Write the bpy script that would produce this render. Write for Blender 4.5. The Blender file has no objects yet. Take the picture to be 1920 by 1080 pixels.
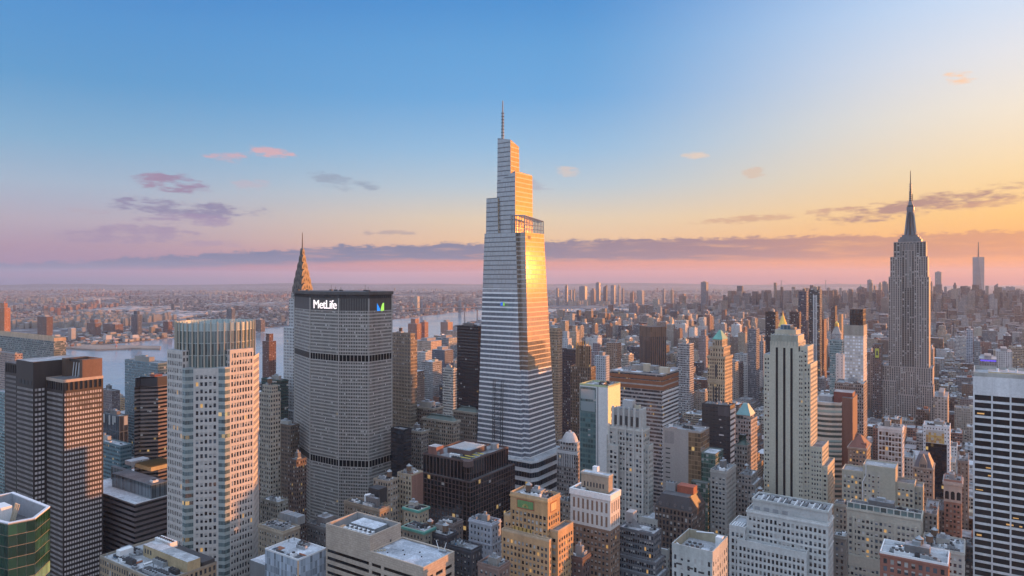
import bpy, math, random
from math import sin, cos, radians as R, atan, atan2, hypot, sqrt, pi
rnd = random.Random(7)
S = bpy.context.scene
# ------------------------------------------------------------------ camera
F, TH, CZ, EY = 1300.0, R(33.8), 256.0, 521.4
sn, cs = sin(TH), cos(TH)
cd = bpy.data.cameras.new('camera'); cam = bpy.data.objects.new('camera', cd); S.collection.objects.link(cam)
cam.location = (0, 0, CZ); cam.rotation_euler = (R(90), 0, TH)
cd.sensor_width = 36; cd.lens = F/1920*36; cd.shift_y = (EY-540)/1920
cd.clip_start = 1; cd.clip_end = 120000
S.camera = cam
# ------------------------------------------------------------------ exposure / render
S.view_settings.view_transform = 'Standard'; S.view_settings.look = 'None'
S.view_settings.exposure = 1.0; S.view_settings.gamma = 1.0
S.render.engine = 'CYCLES'
S.cycles.use_denoising = True
S.cycles.max_bounces = 6; S.cycles.diffuse_bounces = 3; S.cycles.glossy_bounces = 3; S.cycles.volume_bounces = 0
S.cycles.sample_clamp_indirect = 6
# ------------------------------------------------------------------ sun
SUN_REL = 35.0            # degrees from +Y (down the avenues) towards +X
SUN_EL = 3.6
sd = (sin(R(SUN_REL))*cos(R(SUN_EL)), cos(R(SUN_REL))*cos(R(SUN_EL)), sin(R(SUN_EL)))
ld = bpy.data.lights.new('sun', 'SUN'); lo = bpy.data.objects.new('sun', ld); S.collection.objects.link(lo)
ld.energy = 4.2; ld.angle = R(0.5); ld.color = (1.0, 0.38, 0.10)
from mathutils import Vector
lo.rotation_euler = Vector(sd).to_track_quat('Z', 'Y').to_euler()
# ------------------------------------------------------------------ world
def srgb(r, g, b):
    return tuple(((c/255/12.92) if c/255 <= .04045 else ((c/255+.055)/1.055)**2.4) for c in (r, g, b))
wd = bpy.data.worlds.new('World'); S.world = wd; wd.use_nodes = True
nt = wd.node_tree; nt.nodes.clear()
class NB:
    def __init__(s, nt): s.nt = nt
    def n(s, t, **k):
        o = s.nt.nodes.new(t)
        for a, b in k.items(): setattr(o, a, b)
        return o
    def put(s, sock, v):
        if v is None: return
        if hasattr(v, 'is_linked'): s.nt.links.new(v, sock)
        elif hasattr(sock.default_value, '__len__'):
            L = len(sock.default_value); v = tuple(v)
            sock.default_value = v if len(v) == L else v + (1.0,)
        else: sock.default_value = v
    def m(s, op, a, b=None, c=None, clamp=False):
        o = s.n('ShaderNodeMath', operation=op, use_clamp=clamp)
        for i, x in enumerate((a, b, c)):
            if x is not None: s.put(o.inputs[i], x)
        return o.outputs[0]
    def mix(s, f, a, b, mode='MIX', clamp=True):
        o = s.n('ShaderNodeMix', data_type='RGBA', blend_type=mode, clamp_factor=clamp)
        s.put(o.inputs[0], f); s.put(o.inputs[6], a); s.put(o.inputs[7], b)
        return o.outputs[2]
    def fmix(s, f, a, b):
        o = s.n('ShaderNodeMix', data_type='FLOAT'); s.put(o.inputs[0], f); s.put(o.inputs[2], a); s.put(o.inputs[3], b)
        return o.outputs[0]
    def rng(s, v, a, b, c=0., d=1., smooth=False):
        o = s.n('ShaderNodeMapRange', interpolation_type='SMOOTHSTEP' if smooth else 'LINEAR')
        for i, x in enumerate((v, a, b, c, d)): s.put(o.inputs[i], x)
        return o.outputs[0]
    def ramp(s, v, stops):
        o = s.n('ShaderNodeValToRGB'); e = o.color_ramp.elements
        while len(e) > 1: e.remove(e[-1])
        for i, (p, c) in enumerate(stops):
            k = e[0] if i == 0 else e.new(p)
            k.position = p; k.color = tuple(c) + (1,)
        s.put(o.inputs[0], v); return o.outputs[0]
    def noise(s, vec, scale, detail=4, rough=.55, w=None):
        o = s.n('ShaderNodeTexNoise'); s.put(o.inputs['Vector'], vec); o.inputs['Scale'].default_value = scale
        o.inputs['Detail'].default_value = detail; o.inputs['Roughness'].default_value = rough
        return o.outputs[0]
    def xyz(s, x, y, z):
        o = s.n('ShaderNodeCombineXYZ'); s.put(o.inputs[0], x); s.put(o.inputs[1], y); s.put(o.inputs[2], z); return o.outputs[0]
w = NB(nt)
tc = w.n('ShaderNodeTexCoord'); sp = w.n('ShaderNodeSeparateXYZ'); nt.links.new(tc.outputs['Generated'], sp.inputs[0])
dx, dy, dz = sp.outputs
# azimuth in degrees from the middle of the view, positive towards the sunset; elevation in degrees
fwd = w.m('ADD', w.m('MULTIPLY', dx, -sn), w.m('MULTIPLY', dy, cs))
rgt = w.m('ADD', w.m('MULTIPLY', dx, cs), w.m('MULTIPLY', dy, sn))
AZ = w.m('MULTIPLY', w.m('ARCTAN2', rgt, fwd), 180/pi)
EL = w.m('MULTIPLY', w.m('ARCSINE', dz), 180/pi)
el01 = w.m('POWER', w.m('DIVIDE', w.m('MAXIMUM', EL, 0.0), 90.0), 0.5, clamp=True)   # sqrt keeps detail near the horizon
def E(py): return sqrt(max(0, math.degrees(atan((EY-py)/F)))/90)
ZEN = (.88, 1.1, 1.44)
left = w.ramp(el01, [(0, srgb(100,112,152)), (E(508), srgb(146,122,160)), (E(470), srgb(172,148,170)), (E(430), srgb(180,170,186)), (E(370), srgb(164,182,204)),
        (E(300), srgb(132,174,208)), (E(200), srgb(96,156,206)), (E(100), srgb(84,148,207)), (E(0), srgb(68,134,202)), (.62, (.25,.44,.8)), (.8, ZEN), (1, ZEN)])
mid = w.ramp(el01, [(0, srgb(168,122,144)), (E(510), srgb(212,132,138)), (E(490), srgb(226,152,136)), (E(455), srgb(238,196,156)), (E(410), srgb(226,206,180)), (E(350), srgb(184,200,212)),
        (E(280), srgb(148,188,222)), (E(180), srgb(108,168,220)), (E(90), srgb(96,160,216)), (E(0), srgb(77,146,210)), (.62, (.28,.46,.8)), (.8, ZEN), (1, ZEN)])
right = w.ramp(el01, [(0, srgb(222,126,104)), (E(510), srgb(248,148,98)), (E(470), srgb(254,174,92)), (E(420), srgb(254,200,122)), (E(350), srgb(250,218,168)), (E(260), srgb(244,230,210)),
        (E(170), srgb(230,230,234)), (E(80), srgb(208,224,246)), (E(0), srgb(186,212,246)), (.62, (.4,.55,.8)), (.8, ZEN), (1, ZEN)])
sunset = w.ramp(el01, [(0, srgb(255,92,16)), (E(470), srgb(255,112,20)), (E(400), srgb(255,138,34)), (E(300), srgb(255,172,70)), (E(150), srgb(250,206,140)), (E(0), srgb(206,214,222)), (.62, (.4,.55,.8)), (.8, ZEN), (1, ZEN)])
aneg = w.rng(AZ, -34, 2, 0, 1, True); apos = w.rng(AZ, 3, 41, 0, 1, True)
sky = w.mix(w.rng(AZ, 37, 60, 0, 1, True), w.mix(apos, w.mix(aneg, left, mid), right), sunset)
# clouds: (px, py, half width px, half height px, tilt, colour, density)
def AZp(px): return math.degrees(atan((px-960)/F))
def ELp(px, py): return math.degrees(atan((EY-py)/F*cos(atan((px-960)/F))))
nv = w.xyz(AZ, w.m('MULTIPLY', EL, 3.6), 0.0)
n1 = w.noise(nv, .5, 4, .5); n2 = w.noise(nv, 1.5, 4, .5)
nz = w.m('SUBTRACT', w.m('ADD', w.m('MULTIPLY', n1, 1.3), w.m('MULTIPLY', n2, .7)), 1.0)
clouds = [(290,340,38,12,-.05,srgb(158,138,166),.95),(348,346,36,13,-.1,srgb(154,136,166),.95),(350,392,130,12,-.02,srgb(142,138,170),.9),(360,412,84,9,-.02,srgb(158,142,174),.7),
          (250,440,118,14,.03,srgb(158,142,172),.7),(400,456,60,6,-.05,srgb(166,148,176),.5),(430,294,38,7,.02,srgb(226,166,168),.55),(504,284,36,10,-.1,srgb(232,170,168),.6),
          (468,346,36,9,0,srgb(196,176,188),.4),(622,338,40,10,-.2,srgb(140,150,172),.5),(686,347,20,6,-.1,srgb(134,146,170),.55),(1796,145,30,9,-.05,srgb(252,206,170),.8),(745,435,34,4,0,srgb(160,150,160),.5),
          (1000,347,28,9,-.2,srgb(168,168,182),.5),(1060,321,24,7,-.05,srgb(228,198,178),.5),(1412,325,22,8,0,srgb(216,186,164),.55),(1300,291,26,5,0,srgb(240,206,178),.55),(690,435,10,4,0,srgb(160,150,160),.5),
          (1400,411,90,5,.04,srgb(206,164,140),.7),(1720,386,190,13,.12,srgb(178,140,132),.95),(1560,395,50,5,.03,srgb(196,152,136),.7),(1850,382,110,6,.1,srgb(198,150,130),.6),(180,395,50,5,0,srgb(178,166,182),.5)]
for px, py, hw, hh, tilt, col, den in clouds:
    a0, e0 = AZp(px), ELp(px, py); k = cos(R(a0)); kw = math.degrees(hw/F)*k*k*1.25; kh = math.degrees(hh/F)*k*1.5
    da = w.m('DIVIDE', w.m('SUBTRACT', AZ, a0), kw)
    de = w.m('DIVIDE', w.m('SUBTRACT', w.m('SUBTRACT', EL, e0), w.m('MULTIPLY', w.m('SUBTRACT', AZ, a0), tilt)), kh)
    q = w.m('SUBTRACT', 1.0, w.m('ADD', w.m('MULTIPLY', da, da), w.m('MULTIPLY', de, de)))
    cov = w.rng(w.m('ADD', q, w.m('MULTIPLY', nz, 3.0)), .0, 1.2, 0, min(1, den*1.15), True)
    cov = w.m('MULTIPLY', cov, w.rng(q, -1.2, 0.1, 0, 1, True))
    sky = w.mix(cov, sky, col)
# the long low cloud bank
nb = w.noise(w.xyz(w.m('MULTIPLY', AZ, .7), w.m('MULTIPLY', EL, 1.2), 3.0), 1.0, 6, .62)
top = w.m('ADD', w.m('ADD', w.rng(AZ, -36, -14, 1.1, 2.65), w.rng(AZ, -14, 6, 0, .65)), w.m('ADD', w.m('MULTIPLY', w.m('SUBTRACT', nb, .5), 1.1), w.m('MULTIPLY', w.m('SUBTRACT', n2, .5), .8)))
bot = w.m('ADD', w.rng(AZ, -36, -10, .2, 1.35), w.m('MULTIPLY', w.m('SUBTRACT', n1, .5), .35))
bank = w.m('MULTIPLY', w.rng(w.m('SUBTRACT', top, EL), 0, .28, 0, 1, True), w.rng(w.m('SUBTRACT', EL, bot), -.12, .35, 0, 1, True))
bcol = w.ramp(w.rng(AZ, -36, 36, 0, 1), [(0, srgb(104,126,164)), (.45, srgb(112,122,154)), (.7, srgb(148,124,140)), (1, srgb(204,138,116))])
nk = w.noise(w.xyz(w.m('MULTIPLY', AZ, .22), w.m('MULTIPLY', EL, 2.2), 7.0), 1.0, 5, .6)
bank = w.m('MULTIPLY', bank, w.rng(nk, .30, .52, .45, 1.0, True))
sky = w.mix(w.m('MULTIPLY', bank, w.rng(AZ, 18, 40, .97, .6)), sky, bcol)
# glow round the sun, which stands outside the view to the right
vd = w.n('ShaderNodeVectorMath', operation='DOT_PRODUCT'); nt.links.new(tc.outputs['Generated'], vd.inputs[0]); vd.inputs[1].default_value = sd
dd = w.m('MAXIMUM', vd.outputs['Value'], 0.0)
g1 = w.m('MULTIPLY', w.m('POWER', dd, 30.0), 1.35); g2 = w.m('MULTIPLY', w.m('POWER', dd, 400.0), 1.6)
glow = w.m('ADD', g1, g2)
sky = w.mix(1.0, sky, w.mix(1.0, (1.0, .30, .03), w.xyz(glow, glow, glow), 'MULTIPLY', False), 'ADD', False)
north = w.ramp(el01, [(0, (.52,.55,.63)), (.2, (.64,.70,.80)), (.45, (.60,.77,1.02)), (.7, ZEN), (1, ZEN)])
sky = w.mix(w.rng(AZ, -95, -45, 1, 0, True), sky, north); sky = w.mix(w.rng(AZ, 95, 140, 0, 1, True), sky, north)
below = w.rng(EL, -1.2, -.3, 1, 0, True)
sky = w.mix(below, sky, (.16, .17, .24))
ns = w.n('ShaderNodeTexSky', sky_type='NISHITA'); ns.sun_disc = False; ns.sun_elevation = R(SUN_EL); ns.sun_rotation = R(SUN_REL)
ns.altitude = 200; ns.air_density = 1.2; ns.dust_density = 1.5
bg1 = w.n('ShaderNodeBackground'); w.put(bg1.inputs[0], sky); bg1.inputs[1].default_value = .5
bg2 = w.n('ShaderNodeBackground'); nt.links.new(ns.outputs[0], bg2.inputs[0]); bg2.inputs[1].default_value = .004
ad = w.n('ShaderNodeAddShader'); nt.links.new(bg1.outputs[0], ad.inputs[0]); nt.links.new(bg2.outputs[0], ad.inputs[1])
wo = w.n('ShaderNodeOutputWorld'); nt.links.new(ad.outputs[0], wo.inputs[0])

# ------------------------------------------------------------------ materials
def newmat(name):
    m = bpy.data.materials.new(name); m.use_nodes = True; t = m.node_tree; t.nodes.clear(); b = NB(t)
    p = b.n('ShaderNodeBsdfPrincipled'); o = b.n('ShaderNodeOutputMaterial'); t.links.new(p.outputs[0], o.inputs[0])
    return m, b, p
def weather(b, col, amt=.35, scale=.06):
    tc = b.n('ShaderNodeTexCoord'); mp = b.n('ShaderNodeMapping'); b.nt.links.new(tc.outputs['Object'], mp.inputs[0]); mp.inputs['Scale'].default_value = (1.6, 1.6, .10)
    a = b.noise(mp.outputs[0], scale, 5, .65); c = b.noise(tc.outputs['Object'], scale*12, 4, .7)
    oi = b.n('ShaderNodeObjectInfo')
    k = b.m('MULTIPLY', b.rng(a, .25, .75, 1-amt, 1+amt*.6), b.rng(c, .2, .8, .80, 1.18))
    k = b.m('MULTIPLY', k, b.rng(oi.outputs['Random'], 0, 1, .93, 1.07))
    return b.mix(1.0, col, b.xyz(k, k, k), 'MULTIPLY')
_pc = {}
def plain(col, rough=.8, amt=.38, scale=.06, metal=0, name='masonry'):
    k = (col, rough, amt, scale, metal)
    if k in _pc: return _pc[k]
    m, b, p = newmat(name); b.put(p.inputs['Base Color'], weather(b, col, amt, scale)); p.inputs['Roughness'].default_value = rough; p.inputs['Metallic'].default_value = metal
    _pc[k] = m; return m
def emis(col, s, name='light'):
    m, b, p = newmat(name); p.inputs['Base Color'].default_value = (*col, 1); p.inputs['Emission Color'].default_value = (*col, 1); p.inputs['Emission Strength'].default_value = s; return m
def glassy(col, rough=.12, ior=1.9, name='window glass', em=None, wob=.02):
    m, b, p = newmat(name); oi = b.n('ShaderNodeObjectInfo'); ge = b.n('ShaderNodeNewGeometry')
    k = b.rng(oi.outputs['Random'], 0, 1, .6, 1.5)
    b.put(p.inputs['Base Color'], b.mix(1.0, col, b.xyz(k, k, k), 'MULTIPLY')); p.inputs['Roughness'].default_value = rough; p.inputs['IOR'].default_value = ior
    if em: p.inputs['Emission Color'].default_value = (*em[0], 1); p.inputs['Emission Strength'].default_value = em[1]
    return m
_fc = {}
def facade(wall, glass=(.02,.025,.035), wf=.55, hf=.55, lit=.003, blind=.18, rough=.12, ior=1.9, mull=0., wallrough=.75, amt=.3, attr=None, blindcol=(.42,.41,.40), wob=.012, split=0., sheen=0., spandrel=None, var=1.):
    """wall with windows; UV counts bays and floors"""
    key = (wall, glass, wf, hf, lit, blind, rough, ior, mull, wallrough, amt, attr, blindcol, wob, split, sheen, spandrel, var)
    if key in _fc: return _fc[key]
    m, b, p = newmat('facade'); t = m.node_tree
    uv = b.n('ShaderNodeUVMap'); s = b.n('ShaderNodeSeparateXYZ'); t.links.new(uv.outputs[0], s.inputs[0]); u, v = s.outputs[0], s.outputs[1]
    fu, fv = b.m('FRACT', u), b.m('FRACT', v)
    mu = b.m('LESS_THAN', b.m('ABSOLUTE', b.m('SUBTRACT', fu, .5)), wf/2) if wf < 1 else None
    mv = b.m('LESS_THAN', b.m('ABSOLUTE', b.m('SUBTRACT', fv, .52)), hf/2) if hf < 1 else None
    mask = b.m('MULTIPLY', mu, mv) if mu and mv else (mu or mv)
    if mull: mask = b.m('MULTIPLY', mask, b.m('GREATER_THAN', b.m('ABSOLUTE', b.m('SUBTRACT', fu, .5)), mull/2))
    if split: mask = b.m('MULTIPLY', mask, b.m('GREATER_THAN', b.m('ABSOLUTE', b.m('SUBTRACT', fv, .55)), split/2))
    oi = b.n('ShaderNodeObjectInfo')
    wn = b.n('ShaderNodeTexWhiteNoise', noise_dimensions='3D')
    t.links.new(b.xyz(b.m('FLOOR', u), b.m('FLOOR', v), b.m('MULTIPLY', oi.outputs['Random'], 91.7)), wn.inputs[0])
    r = wn.outputs['Value']; s2 = b.n('ShaderNodeSeparateXYZ'); t.links.new(wn.outputs['Color'], s2.inputs[0])
    wcol = wall
    if attr:
        at = b.n('ShaderNodeAttribute', attribute_name=attr); wcol = at.outputs['Color']
    wc = weather(b, wcol, amt)
    if spandrel: wc = b.mix(b.m('MULTIPLY', mu, b.m('SUBTRACT', 1.0, mv)), wc, weather(b, spandrel, amt))
    k = b.rng(s2.outputs[0], 0, 1, 1-.5*var, 1+.6*var); gc = b.mix(1.0, glass, b.xyz(k, k, k), 'MULTIPLY')
    low = b.m('MULTIPLY', b.m('GREATER_THAN', r, 1-blind), b.m('GREATER_THAN', fv, b.rng(s2.outputs[1], 0, 1, .2, .62)))
    gc = b.mix(low, gc, blindcol)
    b.put(p.inputs['Base Color'], b.mix(mask, wc, gc))
    b.put(p.inputs['Roughness'], b.fmix(mask, wallrough, rough)); b.put(p.inputs['IOR'], b.fmix(mask, 1.4, ior))
    if sheen: b.put(p.inputs['Metallic'], b.m('MULTIPLY', mask, sheen))
    if lit:
        p.inputs['Emission Color'].default_value = (1.0, .66, .26, 1)
        b.put(p.inputs['Emission Strength'], b.m('MULTIPLY', b.m('MULTIPLY', mask, b.m('LESS_THAN', r, lit)), b.rng(s2.outputs[2], 0, 1, .04, .3)))
    if wob:
        g = b.n('ShaderNodeNewGeometry'); vm = b.n('ShaderNodeVectorMath', operation='SUBTRACT'); t.links.new(wn.outputs['Color'], vm.inputs[0]); vm.inputs[1].default_value = (.5,.5,.5)
        v2 = b.n('ShaderNodeVectorMath', operation='SCALE'); t.links.new(vm.outputs[0], v2.inputs[0]); b.put(v2.inputs['Scale'], b.m('MULTIPLY', mask, wob*2))
        v3 = b.n('ShaderNodeVectorMath', operation='ADD'); t.links.new(g.outputs['Normal'], v3.inputs[0]); t.links.new(v2.outputs[0], v3.inputs[1])
        v4 = b.n('ShaderNodeVectorMath', operation='NORMALIZE'); t.links.new(v3.outputs[0], v4.inputs[0]); t.links.new(v4.outputs[0], p.inputs['Normal'])
    _fc[key] = m; return m
def roofmat(col=(.16,.16,.17), pale=(.5,.52,.56), amt=.4, name='roof'):
    k = ('roof', col, pale, amt)
    if k in _pc: return _pc[k]
    m, b, p = newmat(name); tc = b.n('ShaderNodeTexCoord'); oi = b.n('ShaderNodeObjectInfo')
    a = b.noise(tc.outputs['Object'], .09, 5, .6); c = b.noise(tc.outputs['Object'], .9, 4, .7)
    col2 = b.mix(b.rng(b.m('ADD', a, b.m('MULTIPLY', oi.outputs['Random'], .3)), .45, .75, 0, amt), col, pale)
    k2 = b.rng(c, .25, .75, .62, 1.35)
    vo = b.n('ShaderNodeTexVoronoi', distance='CHEBYCHEV'); b.nt.links.new(tc.outputs['Object'], vo.inputs['Vector']); vo.inputs['Scale'].default_value = .16; sv = b.n('ShaderNodeSeparateXYZ'); b.nt.links.new(vo.outputs['Color'], sv.inputs[0])
    k2 = b.m('MULTIPLY', k2, b.rng(sv.outputs[0], 0, 1, .72, 1.2))
    b.put(p.inputs['Base Color'], b.mix(1.0, col2, b.xyz(k2, k2, k2), 'MULTIPLY')); p.inputs['Roughness'].default_value = .85
    _pc[k] = m; return m
ROOF = roofmat(); ROOFW = roofmat((.42,.45,.50), (.66,.69,.74), .8); ROOFD = roofmat((.06,.06,.065), (.2,.2,.22), .4); ROOFG = roofmat((.25,.26,.28), (.5,.52,.55), .6)
STEEL = plain((.32,.34,.36), .45, .25, .3, .3, 'galvanised metal'); WHITE = plain((.72,.73,.75), .6, .15, .3, 0, 'white metal'); DARKM = plain((.05,.05,.055), .6, .3, .3, 0, 'dark metal')
WOODM = plain((.16,.10,.07), .85, .3, .4, 0, 'weathered wood'); COPPER = plain((.13,.36,.30), .6, .35, .1, 0, 'green copper'); GOLD = plain((.85,.55,.14), .3, .2, .1, .8, 'gilding')
RUST = plain((.30,.12,.07), .8, .3, .2, 0, 'rust brown'); CREAM = plain((.52,.46,.36), .8, .25, .2, 0, 'cream render')
GLS = [glassy((.012,.014,.02)), glassy((.03,.04,.055)), glassy((.10,.12,.15), .2, 1.6, 'window blind'), glassy((.38,.37,.36), .5, 1.5, 'pale blind'),
       glassy((.5,.28,.1), .4, 1.5, 'lit window', ((1.0,.55,.18), .2))]

# ------------------------------------------------------------------ mesh helpers
COL = S.collection
def loc(px, z): u = (px-960)/F; return z*(-sn+u*cs), z*(cs+u*sn)
def depth(x, y): return -x*sn + y*cs
def proj(x, y, z):
    d = depth(x, y)
    if d < 1: return None
    return 960+F*(x*cs+y*sn)/d, EY-F*(z-CZ)/d, d
def hz(py, z): return CZ-(py-EY)*z/F
def xAtY(px, Y): u = (px-960)/F; z = Y/(cs+u*sn); return z*(-sn+u*cs)
def yAtX(px, X):
    u = (px-960)/F; k = (-sn+u*cs); z = X/k; return z*(cs+u*sn)
class MB:
    def __init__(s): s.v = []; s.f = []; s.uv = []; s.mi = []; s.mats = []; s.col = None
    def mid(s, m):
        if m not in s.mats: s.mats.append(m)
        return s.mats.index(m)
    def face(s, pts, m, uv=None):
        i = len(s.v); s.v.extend(pts); s.f.append(tuple(range(i, i+len(pts)))); s.mi.append(s.mid(m))
        s.uv.extend(uv if uv else [(0, 0)]*len(pts))
    def prism(s, poly, z0, z1, m, bw=3., fh=3.6, top=None, cap=None, sides=None, off=0):
        n = len(poly); tp = top or poly
        for i in range(n):
            if sides and i not in sides: continue
            a, b = poly[i], poly[(i+1) % n]; c, d = tp[(i+1) % n], tp[i]
            L = max(hypot(b[0]-a[0], b[1]-a[1]), hypot(c[0]-d[0], c[1]-d[1])); nb = max(1, round(L/bw)); h = (z1-z0)/fh; nf = max(1, round(h)) if h > .6 else h
            s.face([(*a, z0), (*b, z0), (*c, z1), (*d, z1)], m, [(0, off), (nb, off), (nb, off+nf), (0, off+nf)])
        if cap: s.face([(*p, z1) for p in tp], cap)
    def box(s, x0, x1, y0, y1, z0, z1, m, cap=None, bw=3., fh=3.6):
        s.prism([(x0, y0), (x1, y0), (x1, y1), (x0, y1)], z0, z1, m, bw, fh, cap=cap or m)
        s.face([(x0, y1, z0), (x1, y1, z0), (x1, y0, z0), (x0, y0, z0)], m)
    def cyl(s, cx, cy, z0, z1, r0, r1, n, m, cap=True, bw=3., fh=3.6, ph=0):
        A = [(cx+r0*cos(ph+2*pi*i/n), cy+r0*sin(ph+2*pi*i/n)) for i in range(n)]
        B = [(cx+r1*cos(ph+2*pi*i/n), cy+r1*sin(ph+2*pi*i/n)) for i in range(n)]
        s.prism(A, z0, z1, m, bw, fh, top=B, cap=m if cap and r1 > .01 else None)
    def bar(s, p, q, r, m):
        p, q = Vector(p), Vector(q); d = (q-p).normalized(); a = d.orthogonal().normalized(); b = d.cross(a)
        c = [(a+b)*r, (b-a)*r, (-a-b)*r, (a-b)*r]
        for i in range(4): s.face([tuple(p+c[i]), tuple(p+c[(i+1) % 4]), tuple(q+c[(i+1) % 4]), tuple(q+c[i])], m)
        s.face([tuple(q+x) for x in c], m); s.face([tuple(p+x) for x in reversed(c)], m)
    def build(s, name, parent=None, kind=None, label=None):
        me = bpy.data.meshes.new(name); o3 = parent.location if parent else (0, 0, 0)
        me.from_pydata([(x-o3[0], y-o3[1], z-o3[2]) for x, y, z in s.v], [], s.f)
        for m in s.mats: me.materials.append(m)
        me.polygons.foreach_set('material_index', s.mi)
        l = me.uv_layers.new(name='UVMap'); l.data.foreach_set('uv', [c for t in s.uv for c in t])
        if s.col:
            ca = me.color_attributes.new('tint', 'FLOAT_COLOR', 'CORNER'); ca.data.foreach_set('color', s.col)
        me.update(); o = bpy.data.objects.new(name, me); COL.objects.link(o)
        if parent: o.parent = parent
        if kind: o['kind'] = kind
        if label: o['label'] = label
        return o
def ring(mb, poly, z0, z1, t, m):
    """parapet standing on the edge of a roof, 3 mm proud"""
    n = len(poly); cx = sum(p[0] for p in poly)/n; cy = sum(p[1] for p in poly)/n
    def off(k):
        out = []
        for i in range(n):
            p0, p1, p2 = poly[i-1], poly[i], poly[(i+1) % n]
            a = Vector((p1[0]-p0[0], p1[1]-p0[1])).normalized(); b = Vector((p2[0]-p1[0], p2[1]-p1[1])).normalized()
            na, nb_ = Vector((a.y, -a.x)), Vector((b.y, -b.x)); q = na+nb_; q = q/max(.2, (q.dot(na)))
            out.append((p1[0]+q.x*k, p1[1]+q.y*k))
        return out
    O, I = off(.05), off(-t)
    for i in range(n):
        j = (i+1) % n
        mb.face([(*O[i], z0), (*O[j], z0), (*O[j], z1), (*O[i], z1)], m); mb.face([(*I[j], z0), (*I[i], z0), (*I[i], z1), (*I[j], z1)], m)
        mb.face([(*O[i], z1), (*O[j], z1), (*I[j], z1), (*I[i], z1)], m); mb.face([(*O[j], z0), (*O[i], z0), (*I[i], z0), (*I[j], z0)], m)
def rect(x0, x1, y0, y1): return [(x0, y0), (x1, y0), (x1, y1), (x0, y1)]

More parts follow.
